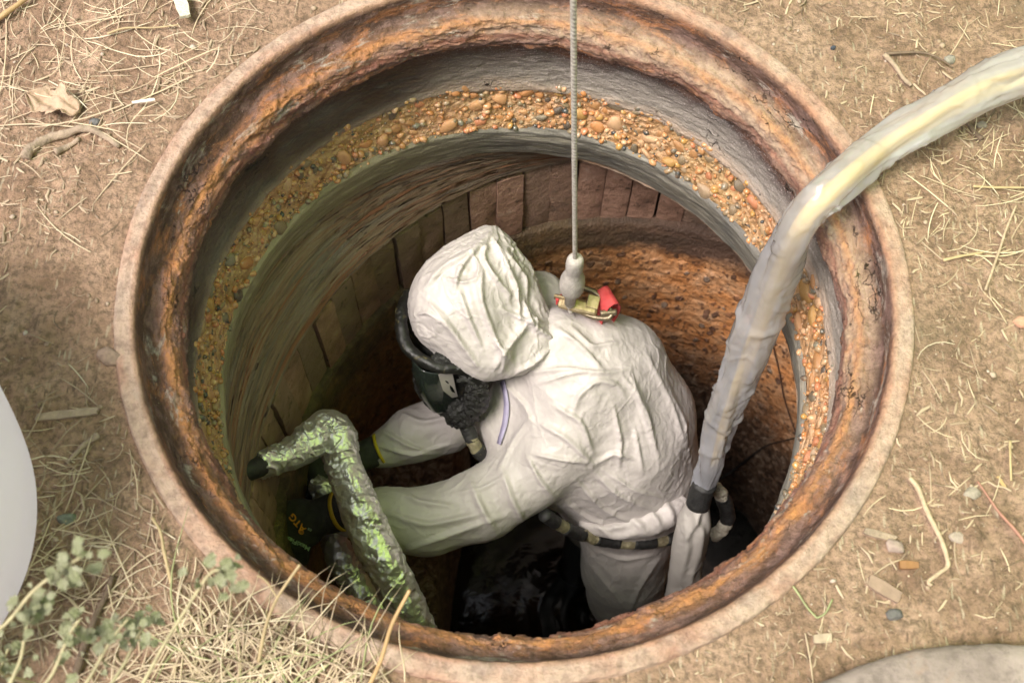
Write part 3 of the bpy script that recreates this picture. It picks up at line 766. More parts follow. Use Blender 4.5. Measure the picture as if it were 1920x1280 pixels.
def suit_field(P):
    d = union(torso, .05)(P); d = smin(d, union(legs, .03)(P), .03)
    d = smin(d, union(narm, .02)(P), .028); return smin(d, union(farm, .02)(P), .028)
lo, hi = bounds(prims, .02)
V, F = surface_nets(suit_field, lo, hi, .0105)
V = relax(V, F, 3)
def px_of(V):
    d = V-CAM; wz = d@_f; return 960+FOC*(d@CR)/wz, 640-FOC*(d@CU)/wz
def near_pts(V, pts):
    """1 near any of the listed points (px, py, z, radius), fading to 0"""
    s = np.zeros(len(V))
    for px, py, z, r in pts: s = np.maximum(s, np.exp(-(np.linalg.norm(V-at(px, py, z), axis=1)/r)**2))
    return s
ax_ = axis_field(V, prims)
ax_ = ax_*.5+1.1*np.stack([perlin(V*7+3), perlin(V*7+11), perlin(V*7+23)], 1); ax_ /= np.linalg.norm(ax_, axis=1)[:, None]
hot = near_pts(V, [(905, 945, -.74, .09), (1052, 822, -.66, .08), (1110, 870, -.72, .07), (780, 815, -.8, .1), (660, 965, -.745, .06), (1170, 940, -.95, .12), (1170, 1080, -1.2, .12), (1090, 640, -.56, .07)])
g = .035+.09*hot+.03*np.clip(fbm(V*5, 2)*2, 0, 1)
V1 = wrinkle(V, F, g, ax_, 150, goal=.010, bend=.10, amp=.004, seed=1, outmin=-.012)
V2, F2 = subdiv(V1, F)
ax2 = axis_field(V2, prims)*.3+1.2*np.stack([perlin(V2*12+3), perlin(V2*12+11), perlin(V2*12+23)], 1); ax2 /= np.linalg.norm(ax2, axis=1)[:, None]
g2 = .022+.03*near_pts(V2, [(905, 945, -.74, .09), (1052, 822, -.66, .09), (1110, 870, -.72, .08), (1180, 800, -.76, .12)])
V3 = wrinkle(V2, F2, g2, ax2, 60, goal=.03, bend=.05, amp=.0015, seed=5, outmin=-.008)
V3 = folds(V3, F2, [(l, h*.95, w_*1.3) for l, h, w_ in SUIT_FOLDS])
V3, F2 = subdiv(V3, F2); V3 = folds(V3, F2, [(l, h*.75, w_*.42) for l, h, w_ in SUIT_FOLDS])
V3 = creases(V3, F2, 8, .0018, 2, 14); V3 = creases(V3, F2, 17, .0014, 12, 11); V3 = creases(V3, F2, 34, .0007, 4, 6)
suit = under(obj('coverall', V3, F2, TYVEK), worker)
SUITV, SUITN = V3, vnormals(V3, F2)
px_, py_ = px_of(SUITV); _dep = (SUITV-CAM)@_f; _face = (SUITN*(CAM-SUITV)).sum(1) > 0
def on_suit(px, py, lift=.002):
    """the point of the coverall surface seen at a pixel, lifted off it, and its normal"""
    m = _face & ((px_-px)**2+(py_-py)**2 < 14**2)
    if not m.any(): m = ((px_-px)**2+(py_-py)**2 < 40**2)
    k = np.where(m)[0]; dmin = _dep[k].min(); k = k[_dep[k] < dmin+.03]
    w_ = 1/((px_[k]-px)**2+(py_[k]-py)**2+4); p = (SUITV[k]*w_[:, None]).sum(0)/w_.sum(); n = (SUITN[k]*w_[:, None]).sum(0); n /= np.linalg.norm(n)
    return p+n*lift, n
# hood
hp = chain([(868, 574, -.49, .086), (895, 540, -.478, .078), (914, 500, -.460, .052), (919, 466, -.446, .026), (917, 448, -.440, .011)])
hp += chain([(868, 574, -.49, .086), (912, 636, -.52, .066), (972, 640, -.532, .048), (1035, 640, -.548, .030)])
hp += chain([(895, 540, -.478, .078), (955, 530, -.49, .036), (966, 580, -.51, .042), (985, 620, -.53, .040)])
lo, hi = bounds(hp, .02)
hf = union(hp, .035)
V, F = surface_nets(hf, lo, hi, .0068)
V = relax(V, F, 2)
cpt = at(918, 455, -.445)
rad = V-cpt; rad /= np.linalg.norm(rad, axis=1)[:, None]+1e-9
N = vnormals(V, F); circ = np.cross(rad, N); circ /= np.linalg.norm(circ, axis=1)[:, None]+1e-9
wt = np.exp(-(np.linalg.norm(V-cpt, axis=1)/.09)**2)[:, None]
axh = circ*wt+(1-wt)*(np.stack([perlin(V*9+3), perlin(V*9+11), perlin(V*9+23)], 1)+.4*circ); axh /= np.linalg.norm(axh, axis=1)[:, None]
g = .05+.07*wt[:, 0]+.05*near_pts(V, [(960, 640, -.53, .06), (800, 600, -.53, .03)])
V1 = wrinkle(V, F, g, axh, 130, goal=.012, bend=.05, amp=.004, seed=8, outmin=-.008)
V2, F2 = subdiv(V1, F)
axh2 = np.stack([perlin(V2*14+5), perlin(V2*14+15), perlin(V2*14+25)], 1); axh2 /= np.linalg.norm(axh2, axis=1)[:, None]
V3 = wrinkle(V2, F2, np.full(len(V2), .05), axh2, 50, goal=.03, bend=.025, amp=.0015, seed=9, outmin=-.005)
V3 = folds(V3, F2, [(l, h*1.15, w_*1.2) for l, h, w_ in HOOD_FOLDS]); V3, F2 = subdiv(V3, F2); V3 = folds(V3, F2, [(l, h*.85, w_*.42) for l, h, w_ in HOOD_FOLDS])
V3 = creases(V3, F2, 12, .0020, 3, 13); V3 = creases(V3, F2, 34, .0010, 6, 6)
hood = under(obj('hood', V3, F2, TYVEK), worker)

# ---- respirator
def m_rubber():
    m = Mat('black_rubber'); c = m.co(); n = m.noise(c, 60, 6, .65)
    base = m.mix(m.ramp(n, [(.6, 0.), (.68, .75)]), (.009, .009, .008), (.16, .135, .06))
    return m.done(base, m.ramp(m.noise(c, 30, 3), [(.35, .28), (.65, .55)]), m.bump(m.noise(c, 90, 6, .7), .6, .003))
RUBBER = m_rubber()
m = Mat('clear_visor'); VISOR = m.done((.018, .024, .02), .07, m.bump(m.noise(m.co(), 25, 2), .1, .002), Specular_IOR_Level=.7)
FILM = Mat('black_tape'); FILM = FILM.done((.016, .016, .015), .22, FILM.bump(FILM.noise(FILM.co(), 70, 6, .7, 1.5), 1., .006))
mpr = chain([(800, 606, -.555, .046), (846, 668, -.600, .054), (862, 728, -.655, .044)])
V, F = surface_nets(union(mpr, .03), *bounds(mpr, .01), .006); V = relax(V, F, 2)
V += vnormals(V, F)*(.002*fbm(V*40, 3))[:, None]
mask = under(obj('mask', V, F, RUBBER), worker)
VT = np.array([at(*p) for p in ((766, 634, -.525), (776, 662, -.515), (800, 683, -.512), (828, 691, -.515), (850, 688, -.522))])
VB = np.array([at(*p) for p in ((798, 742, -.650), (808, 756, -.652), (826, 768, -.655), (848, 766, -.650), (872, 742, -.635))])
def vis(u, v, lift=0.):
    """visor surface: u from the far cheek to the near cheek, v from brow to chin"""
    u = np.atleast_1d(np.asarray(u, float)); v = np.atleast_1d(np.asarray(v, float)); k = np.arange(5)/4
    T = np.stack([np.interp(u, k, VT[:, c]) for c in range(3)], -1); B = np.stack([np.interp(u, k, VB[:, c]) for c in range(3)], -1)
    n = np.cross(VT[-1]-VT[0], VB[2]-VT[2]); n /= np.linalg.norm(n)
    if n@CAMDIR(VT[2]) < 0: n = -n
    return T+(B-T)*v[..., None]+n*((.016*np.sin(np.clip(v, 0, 1)*PI)*.6+.012*np.sin(np.clip(u, 0, 1)*PI)+lift)[..., None])
uu, vv_ = np.meshgrid(np.linspace(0, 1, 30), np.linspace(0, 1, 20))
V = vis(uu.ravel(), vv_.ravel()); V = relax(V, grid_faces(30, 20, False), 3, .4)
visor = under(obj('visor', V, grid_faces(30, 20, False)[:, ::-1], VISOR), worker)
md = visor.modifiers.new('thick', 'SOLIDIFY'); md.thickness = .002
def crumple(V, s, a, seed, axisn=None):
    rs2 = np.random.RandomState(seed); lo, hi = V.min(0)-.02, V.max(0)+.02
    K = int(max(30, np.prod((hi-lo)/s)*1.4)); K = min(K, 1500)
    C = rs2.uniform(lo, hi, (K, 3)); best = np.full(len(V), 1e9); bi = np.zeros(len(V), int)
    for i in range(0, len(V), 4000):
        d = ((V[i:i+4000, None]-C[None])**2).sum(-1); bi[i:i+4000] = d.argmin(1)
    T = rs2.normal(size=(K, 3)); T /= np.linalg.norm(T, axis=1)[:, None]; off = rs2.uniform(-.4, .4, K)*s
    return a*(((V-C[bi])*T[bi]).sum(1)+off[bi])/s
def film_tube(name, pts, mat, seed, amp=.004, s=.016, base=.0015, n=28):
    P = [at(*p[:3]) for p in pts]; V, F, C, arc = tube(P, [p[3] for p in pts], n, 12)
    Fq = np.array([f for f in F if len(f) == 4]); N = vnormals(V, Fq)
    V = V+N*(crumple(V, s, amp, seed)+base*fbm(V*60, 3))[:, None]
    return under(obj(name, V, F, mat), worker)
film_tube('mask_rim', [(768, 548, -.512, .009), (756, 575, -.503, .011), (752, 605, -.502, .0115), (758, 638, -.505, .0115), (774, 662, -.508, .011), (802, 680, -.508, .0105), (832, 690, -.511, .010), (862, 690, -.516, .010), (888, 702, -.526, .010), (905, 722, -.545, .008)], RUBBER, 1, .001)
film_tube('cheek_wrap', [(858, 690, -.528, .009), (880, 703, -.54, .015), (893, 728, -.562, .019), (893, 755, -.595, .020), (878, 775, -.63, .016)], FILM, 4, .006, .013, n=44)
film_tube('lower_rim', [(776, 688, -.60, .004), (782, 712, -.622, .008), (795, 738, -.645, .010), (815, 760, -.66, .011), (842, 774, -.662, .010)], FILM, 7, .004, .012)
c_ = at(868, 772, -.645)
V, F = dome(c_, .031, .027, .034, None, ico(5), .25, 5)
V += (V-c_)/np.linalg.norm(V-c_, axis=1)[:, None]*crumple(V, .016, .006, 2)[:, None]
under(obj('filter_housing', V, F, FILM), worker)
for (a_, b_, wd) in (((815, 662, -.500), (840, 684, -.505), .024), ((856, 714, -.528), (898, 710, -.533), .006), ((872, 676, -.52), (884, 712, -.522), .007)):
    A_, B_ = at(*a_), at(*b_); P3 = [A_+(B_-A_)*t+CAMDIR(A_)*.005*math.sin(t*PI) for t in np.linspace(0, 1, 6)]
    under(obj('tape_strip', *ribbon(P3, [CAMDIR(A_)]*6, wd, .001), FILM, smooth=False), worker)
ww = [(.76, .02), (.92, .0), (1., .12), (1.0, .55), (.96, .82), (.90, .72), (.82, .38)]
Pw_ = vis([a for a, b in ww], [b for a, b in ww], .003); Pc = Pw_.mean(0)+CAMDIR(Pw_[0])*.001
under(obj('visor_reflection', np.vstack([Pw_, Pc]), [(k, (k+1) % 7, 7) for k in range(7)], plain('reflection_white', (.50, .465, .44), .4, .1)), worker)  # reflection of the suit in the visor, painted as a flat white patch

# breathing hose from the chin, wrapped in tape
TAPE_OLIVE = plain('olive_tape', (.24, .21, .13), .5, .35, 60, .004)
TAPE_BLACK = plain('matt_black_tape', (.02, .02, .02), .55, .3, 60, .002)
def wrapped(parent, pts, r, n, first=0, mats=None, names=('hose_wrap', 'tape_band')):
    P = pts if isinstance(pts, np.ndarray) else [at(*p) for p in pts]; V, F, C, arc = tube(P, r, 12, 6); mats = mats or (TAPE_OLIVE, TAPE_BLACK)
    L = len(C)
    cut = np.linspace(0, L-1, n+1).astype(int)
    for k in range(n):
        seg = C[max(0, cut[k]-1):cut[k+1]+1]
        rr = r*(1.12 if (k+first) % 2 else 1.0)
        V, F, _, _ = tube(seg, [rr*(.95+.1*random.random()) for _ in seg], 16, 3)
        V = V+.0035*np.stack([fbm(V*70+9, 3), fbm(V*70+19, 3), fbm(V*70+29, 3)], 1)*(1.3 if (k+first) % 2 == 0 else .5)
        under(obj(names[(k+first) % 2], V, F, mats[(k+first) % 2]), parent)
wrapped(worker, [(868, 785, -.66), (880, 812, -.68), (893, 840, -.70), (918, 866, -.74)], .012, 4)
# waist hose and folded cloth over it
def waist_pts(pts, lift):
    return pts
def on_line(pts, lift):
    out = []; zl = None
    for x, y in pts:
        near = _face & ((px_-x)**2+(py_-y)**2 < 12**2)
        if near.any(): p = on_suit(x, y, lift)[0]; zl = p[2]
        else: p = at(x, y, (zl if zl is not None else -.95)-.01)
        out.append(p)
    out = np.array(out)
    for _ in range(2): out[1:-1] = .25*out[:-2]+.5*out[1:-1]+.25*out[2:]
    return out
wrapped(worker, on_line([(1022, 965), (1045, 988), (1085, 1004), (1140, 1014), (1200, 1019), (1255, 1014), (1275, 1005)], .009), .0115, 9, 1)
rollp = on_line([(1085, 985), (1110, 992), (1160, 995), (1215, 980), (1255, 958), (1284, 938)], .002)
V, F, C, arc = tube(rollp, [.008, .018, .024, .029, .030, .014], 40, 14)
Fq = np.array([f for f in F if len(f) == 4])
V = folds(V, Fq, [([(1110, 975), (1150, 1010), (1200, 1000)], .005, 6), ([(1180, 965), (1200, 985), (1215, 1005)], .006, 6), ([(1215, 955), (1232, 975), (1240, 995)], .006, 6), ([(1245, 940), (1258, 958), (1262, 985)], .006, 6), ([(1095, 985), (1140, 990), (1180, 985)], .005, 6)])
V = creases(V, Fq, 30, .003, 3)
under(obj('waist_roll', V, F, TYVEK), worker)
# zip down the front
zp = [on_suit(x, y, .004) for x, y in ((946, 716), (951, 735), (953, 755), (952, 775), (949, 795), (944, 815), (938, 833))]
under(obj('zip', *ribbon([p for p, n in zp], [n for p, n in zp], .011, .002), plain('lilac_zip', (.36, .33, .48), .5, .1)), worker)

# ---- gloves
GLOVE = Mat('dark_knit'); GLOVE = GLOVE.done(GLOVE.ramp(GLOVE.noise(GLOVE.co(), 60, 4), [(.3, (.028, .029, .026)), (.7, (.052, .054, .048))]), .75, GLOVE.bump(GLOVE.vor(GLOVE.co(), 420), .6, .001))
CUFF = plain('yellow_cuff', (.55, .40, .02), .6, .1)
def glove(wr, pd, back, size, curl, label=None):
    """wr wrist point, pd direction of the palm, back = direction the back of the hand faces"""
    pd = pd/np.linalg.norm(pd); back = back-(back@pd)*pd; back /= np.linalg.norm(back); sd = np.cross(pd, back)   # sd: towards the little finger
    s = size; pr = []
    pr.append((wr-pd*.05*s, wr+pd*.01*s, .0335*s, .029*s, (back, .8)))
    for k, o in enumerate((-.030, -.010, .010, .028)):
        pr.append((wr+pd*.02*s+sd*o*.7*s, wr+pd*.088*s+sd*o*s, .021*s, .0165*s, (back, .8)))
    fing = []
    for k, (o, ln) in enumerate(((-.033, .95), (-.011, 1.05), (.011, .98), (.031, .80))):
        b = wr+pd*.092*s+sd*o*s; d = pd.copy(); q = b
        for j, (l, r0, r1) in enumerate(((.040, .0115, .0105), (.026, .0105, .0095), (.020, .0095, .008))):
            an = curl*(j+1)*.55; d = math.cos(an)*pd-math.sin(an)*back+sd*o*.9
            d /= np.linalg.norm(d); e = q+d*l*ln*s; fing.append((q, e, r0*s, r1*s)); q = e
    tb = wr+pd*.035*s-sd*.030*s; td = pd*.55-sd*.75-back*.35; td /= np.linalg.norm(td); te = tb+td*.042*s
    fing.append((tb, te, .015*s, .012*s)); td2 = pd*.9-sd*.25-back*.5; td2 /= np.linalg.norm(td2); fing.append((te, te+td2*.032*s, .012*s, .0095*s))
    def f(P):
        d = seg_dist(P, *pr[0])
        for p in pr[1:]: d = smin(d, seg_dist(P, *p), .012*s)
        df = seg_dist(P, *fing[0])
        for p in fing[1:]: df = np.minimum(df, seg_dist(P, *p))
        return smin(d, df, .006*s)
    lo, hi = bounds(pr+fing, .01)
    V, F = surface_nets(f, lo, hi, .0036); V = relax(V, F, 2)
    V += vnormals(V, F)*(.0012*fbm(V*80, 3))[:, None]
    g = under(obj('glove', V, F, GLOVE), worker)
    V, F, C, arc = tube([wr-pd*.052*s, wr-pd*.046*s], [.0345*s, .034*s], 28, 2, cap=False)
    cu = under(obj('cuff', V, F, CUFF), g); cu.modifiers.new('t', 'SOLIDIFY').thickness = .003
    cu.matrix_parent_inverse = Matrix.Identity(4)
    return g, pd, back, sd
wN = at(590, 972, -.745)
nglove, pdN, bkN, sdN = glove(wN, at(505, 1000, -.80)-at(628, 962, -.742), CAMDIR(wN)+np.array([0, -.2, 0]), 1.12, .8)
wF = at(672, 858, -.80)
fglove, *_ = glove(wF, at(570, 905, -.83)-at(704, 850, -.80), CAMDIR(wF)+np.array([-.3, 0, .5]), .92, .7)
# print on the back of the near glove
def text(s, size, p, xd, yd, col, parent, name='print', ext=.0004):
    cu = bpy.data.curves.new(name, 'FONT'); cu.body = s; cu.size = size; cu.extrude = ext; cu.align_x = 'CENTER'; cu.align_y = 'CENTER'; cu.offset = size*.012
    o = bpy.data.objects.new(name, cu); sc.collection.objects.link(o)
    ev = o.evaluated_get(bpy.context.evaluated_depsgraph_get()); me = bpy.data.meshes.new_from_object(ev); bpy.data.objects.remove(o)
    xd = xd/np.linalg.norm(xd); zd = np.cross(xd, yd); zd /= np.linalg.norm(zd); yd = np.cross(zd, xd)
    M = Matrix(((xd[0], yd[0], zd[0], p[0]), (xd[1], yd[1], zd[1], p[1]), (xd[2], yd[2], zd[2], p[2]), (0, 0, 0, 1)))
    me.transform(M); me.materials.clear(); o = link(name, me, col, None); under(o, worker) if parent is worker else None
    o.parent = parent; return o
PRINTO = plain('orange_print', (.85, .36, .04), .6, .05); PRINTG = plain('grey_green_print', (.42, .56, .40), .6, .05)
# glove back surface patch under the print: lay the letters just off the back of the hand
Gv = np.array([v.co[:] for v in nglove.data.vertices]); Gn = vnormals(Gv, np.array([p.vertices[:] for p in nglove.data.polygons]))
gx_, gy_ = px_of(Gv); gface = (Gn*(CAM-Gv)).sum(1) > 0
def on_glove(px, py, lift=.0035):
    k = np.where(gface)[0]; d2 = (gx_[k]-px)**2+(gy_[k]-py)**2; k = k[np.argsort(d2)[:12]]
    n = Gn[k].mean(0); n /= np.linalg.norm(n); return Gv[k].mean(0)+n*lift, n
def glove_text(s, size, px, py, ang, col):
    p, n = on_glove(px, py)
    ex = at(px+10*math.cos(ang), py+10*math.sin(ang), p[2])-at(px, py, p[2]); ex -= (ex@n)*n
    ey = np.cross(n, ex)
    me_o = text(s, size, p, ex, ey, col, worker); me_o.parent = nglove
    V = np.array([v.co[:] for v in me_o.data.vertices])
    return me_o
# words run down-left to up-right across the knuckles as they do on the photographed glove
glove_text('ATG', .019, 560, 978, math.radians(235), PRINTO)
for s, sz, x, y, a in (('MaxiFlex', .0135, 560, 1016, 212), ('CE', .0065, 582, 990, 220)):
    glove_text(s, sz, x, y, math.radians(a), PRINTG)
p, n = on_glove(567, 995); ring = [p+.0065*(math.cos(a)*np.cross(n, [0, 0, 1])+math.sin(a)*np.cross(n, np.cross(n, [0, 0, 1]))) for a in np.linspace(0, 2*PI, 17)]
V, F, C, arc = tube(ring, .0007, 5, 1, cap=False); o = obj('print', V, F, PRINTO); under(o, worker); o.parent = nglove
for k in (-1, 0, 1):
    q = p+k*.003*np.cross(n, [0, 0, 1]); e = .0045*np.cross(n, np.cross(n, [0, 0, 1]))
    V, F, C, arc = tube([q-e, q+e], .0006, 5, 1); o = obj('print', V, F, PRINTO); under(o, worker); o.parent = nglove
for o in [c for c in nglove.children]: o.matrix_parent_inverse = Matrix.Identity(4)
# boots below the trouser ends
BOOT = plain('boot_rubber', (.02, .025, .02), .35, .3, 30, .003)
k1 = legs[2][1]
for b in (k1, o_+np.array([-.04, .16, -.45])):
    t = np.array([b[0], b[1], -1.40]); V, F = surface_nets(union([(t, t-[0, 0, .62], .064, .052), (t-[0, 0, .62], t-[.12, 0, .64], .05, .045)], .03), t-[.2, .1, .74], t+[.1, .1, .1], .011)
    under(obj('boot', V, F, BOOT), worker)

# ---- rope, swivel hook and harness ring
ROPE = Mat('grey_rope'); c = ROPE.attr('rp', True)
ROPE = ROPE.done(ROPE.ramp(ROPE.noise(ROPE.co(), 220, 4), [(.3, (.30, .27, .23)), (.7, (.55, .51, .46))]), .8, ROPE.bump(ROPE.math('SINE', ROPE.n('SeparateXYZ', n_0=c).outputs[2]), .5, .0006))
HZ = on_suit(1085, 618)[0][2]+.022
def hz(x, y, z): return at(x, y, HZ+(z+.54))
hk = hz(1068, 572, -.535)
def top_at(py):
    z = hk[2]
    for _ in range(400):
        P1 = np.array([[hk[0], hk[1], z]]); 
        if px_of(P1)[1][0] <= py: break
        z += .002
    return z
z_top = top_at(486)
best = min(((np.hypot(*(at(1075, 0, z)-hk)[:2])), z) for z in np.linspace(.2, 1.2, 201))
ptop = at(1075, 0, best[1]); pb = np.array([hk[0], hk[1], z_top-.01]); pe = pb+(ptop-pb)*1.9
rope = empty('rope', pb, 'thin pale grey lifting rope hanging taut from above down to the back of the worker', 'rope')
V, F, C, arc = tube([pb+(pe-pb)*t for t in np.linspace(0, 1, 14)], .0038, 10, 10)
a_ = np.tile(np.linspace(0, 2*PI, 10, endpoint=False), len(C)); ph = np.r_[a_*2+arc*900, 0, 0]
under(obj('cord', V, F, ROPE, attr={'rp': np.stack([ph*0, ph*0, ph], 1)}), rope)
hook = empty('swivel_hook', hk, 'grey swivel fitting with a brass snap hook clipped to the harness between the shoulders', 'snap hook')
GREYP = plain('worn_grey_plastic', (.42, .39, .36), .6, .2, 70, .002); BRASS = Mat('worn_brass'); BRASS = BRASS.done(BRASS.ramp(BRASS.noise(BRASS.co(), 50, 5), [(.35, (.20, .15, .08)), (.65, (.42, .34, .2))]), .38, BRASS.bump(BRASS.noise(BRASS.co(), 120, 4), .4, .001), Metallic=.85)
H = z_top-hk[2]
prof = [(.0001, 1.02), (.006, 1.02), (.011, 1.01), (.0135, .97), (.0145, .90), (.014, .80), (.013, .74), (.0155, .68), (.0195, .60), (.0215, .50), (.021, .42), (.018, .34), (.012, .30), (.0095, .28), (.0095, .05), (.0001, .04)]
n = 28; V = [(r*math.cos(a), r*math.sin(a), z*H) for r, z in prof for a in np.linspace(0, 2*PI, n, endpoint=False)]
V = np.array(V)+hk; V[:, :2] += .0008*np.stack([fbm(V*90, 2), fbm(V*90+5, 2)], 1)
o = under(obj('swivel', V, grid_faces(n, len(prof), True), GREYP), hook)
V, F, C, arc = tube([hk+[0, 0, .012], hk+[0, 0, -.004], hk+[.004, -.004, -.02]], [.0075, .0065, .004], 12, 4); under(obj('pin', V, F, GREYP), hook)
def boxy(p, xd, yd, zd, sx, sy, sz, mat, name, parent, bev=.3):
    import bmesh
    bm = bmesh.new(); bmesh.ops.create_cube(bm, size=1)
    for v in bm.verts: v.co = Vector((v.co.x*sx, v.co.y*sy, v.co.z*sz))
    bmesh.ops.bevel(bm, geom=bm.edges[:], offset=min(sx, sy, sz)*bev, segments=2, affect='EDGES', profile=.5)
    me = bpy.data.meshes.new(name); R3 = np.stack([xd/np.linalg.norm(xd), yd/np.linalg.norm(yd), zd/np.linalg.norm(zd)], 1)
    bm.transform(Matrix([list(R3[i])+[p[i]] for i in range(3)]+[[0, 0, 0, 1]])); bm.to_mesh(me); bm.free()
    o = link(name, me, mat); under(o, parent); return o
xA = hz(1125, 583, -.545)-hz(1042, 562, -.540); xA /= np.linalg.norm(xA); zA = np.array([0, -.3, .95]); zA -= (zA@xA)*xA; zA /= np.linalg.norm(zA); yA = np.cross(zA, xA)
boxy(hz(1084, 573, -.542), xA, yA, zA, .070, .024, .018, BRASS, 'hook_body', hook)
boxy(hz(1058, 560, -.535), xA, yA, zA, .036, .006, .026, BRASS, 'hook_gate', hook)
boxy(hz(1112, 566, -.533), xA, yA, zA, .022, .024, .006, BRASS, 'gate_lever', hook)
DR = plain('aged_steel', (.20, .16, .11), .4, .3, 60, .001); DR.node_tree.nodes['Principled BSDF'].inputs['Metallic'].default_value = .7
ringp = [hz(x, y, z) for x, y, z in ((1060, 548, -.535), (1085, 540, -.53), (1112, 546, -.53), (1135, 565, -.535), (1146, 585, -.54), (1140, 596, -.545), (1112, 594, -.548), (1085, 582, -.548), (1062, 568, -.545), (1060, 548, -.535))]
V, F, C, arc = tube(ringp, .0048, 12, 6, cap=False); dring = under(obj('ring', V, F, DR), hook)
V, F, C, arc = tube([hz(1126, 588, -.54), hz(1140, 586, -.54), hz(1156, 585, -.54)], .006, 12, 4); under(obj('ring_bar', V, F, DR), hook)
RED = Mat('red_webbing'); RED = RED.done(RED.ramp(RED.noise(RED.co(), 80, 3), [(.3, (.50, .045, .05)), (.7, (.66, .09, .09))]), .7, RED.bump(RED.n('TexWave', i_Vector=RED.co(), i_Scale=220., i_Distortion=1.).outputs['Fac'], .6, .0008))
# folded red loop round the ring bar
ax1 = hz(1143, 567, -.525)-hz(1122, 533, -.525); 
def loop_strap(cx, cy, z, wdir, prof, width, name):
    wdir = wdir/np.linalg.norm(wdir); rows = []
    for (dx, dz) in prof:
        c = hz(cx, cy, z)+np.array([dx, 0, dz])-(wdir*(np.array([dx, 0, dz])@wdir)); rows.append(c)
    rows = np.array(rows); n_ = 10; V = []
    tg = np.gradient(rows, axis=0); nn = np.cross(tg, wdir); nn /= np.linalg.norm(nn, axis=1)[:, None]
    for side in (0, 1):
        for j in range(n_):
            V.append(rows+wdir*width*(j/(n_-1)-.5)+nn*side*.0022)
    V = np.array(V); Vf = V.reshape(-1, 3); m_ = len(rows); F = []
    for side in (0, 1):
        for j in range(n_-1):
            for i in range(m_-1):
                a = side*n_*m_+j*m_+i; q = (a, a+1, a+m_+1, a+m_); F.append(q if side else q[::-1])
    for j in (0, n_-1):
        for i in range(m_-1):
            a = j*m_+i; b = n_*m_+a; F.append((a, a+1, b+1, b) if j == 0 else (a+1, a, b, b+1))
    return under(obj(name, Vf, F, RED), hook)
loop_strap(1138, 560, -.530, ax1, [(-.020, -.060), (-.018, -.035), (-.015, -.010), (-.009, .006), (.002, .011), (.013, .006), (.020, -.010), (.022, -.030), (.018, -.050), (.010, -.075)], .038, 'webbing')
loop_strap(1060, 552, -.532, hz(1080, 545, -.53)-hz(1040, 555, -.53), [(-.012, -.012), (-.004, -.002), (.006, .001), (.014, -.006), (.018, -.016)], .036, 'webbing')

# ---- foil wrapped pipes
FOIL = Mat('crumpled_foil'); c = FOIL.co(); wq = FOIL.n('VectorMath', operation='ADD', n_0=c, n_1=FOIL.n('VectorMath', operation='MULTIPLY', n_0=FOIL.n('TexNoise', i_Vector=c, i_Scale=30., i_Detail=3.).outputs['Color'], n_1=(.03, .03, .03)).outputs[0]).outputs[0]; e = FOIL.vor(wq, 52, 'F1'); e2 = FOIL.n('TexNoise', noise_type='RIDGED_MULTIFRACTAL', i_Vector=wq, i_Scale=75., i_Detail=3.).outputs['Fac']
FOIL = FOIL.done((.80, .79, .76), FOIL.ramp(FOIL.noise(c, 40, 3), [(.3, .34), (.7, .5)]), FOIL.bump(FOIL.math('ADD', e, FOIL.math('MULTIPLY', e2, .30)), .5, .008), Metallic=.82)
def foil_tube(pts, parent, name='foil', seed=1, a=.0045, s=.034, n=64):
    P = [at(*p[:3]) for p in pts]; V, F, C, arc = tube(P, [p[3] for p in pts], 90, 26, cap=True)
    Fq = np.array([f for f in F if len(f) == 4]); N = vnormals(V, Fq)
    V = V+N*(crumple(V, .045, .0022, seed)+.006*fbm(V*14, 3))[:, None]
    V = creases(V, Fq, 26, .0040, seed, 6); V = creases(V, Fq, 50, .0028, seed+3, 6)
    o = under(obj(name, V, F, FOIL), parent); return o
pipe = empty('foil_wrapped_pipe', at(610, 815, -.60), 'bent pipe wrapped in crumpled foil with a black rubber end against the left wall', 'pipe', 'foil wrapped pipes')
foil_tube([(486, 872, -.515, .020), (520, 860, -.535, .023), (562, 842, -.555, .028), (590, 822, -.565, .031), (608, 806, -.572, .033), (622, 806, -.576, .034), (631, 824, -.58, .032), (640, 858, -.59, .029), (655, 905, -.60, .031), (680, 965, -.615, .035), (705, 1025, -.635, .036), (735, 1085, -.66, .034), (770, 1155, -.70, .032), (800, 1215, -.74, .030)], pipe)
V, F, C, arc = tube([at(455, 886, -.495), at(470, 880, -.50), at(492, 872, -.517)], [.017, .0175, .0175], 24, 5); under(obj('rubber_end', V, F, TAPE_BLACK), pipe)
pipe2 = empty('foil_wrapped_pipe', at(655, 1080, -.86), 'shorter foil wrapped pipe, lower and darker, behind the bent foil pipe', 'pipe', 'foil wrapped pipes')
foil_tube([(612, 975, -.86, .020), (628, 1020, -.86, .026), (655, 1075, -.87, .030), (690, 1130, -.88, .030), (730, 1190, -.90, .030)], pipe2, seed=13)
foil_tube([(588, 902, -.80, .014), (604, 915, -.80, .024), (620, 930, -.81, .024), (616, 960, -.83, .02)], pipe2, seed=23, name='foil_joint')

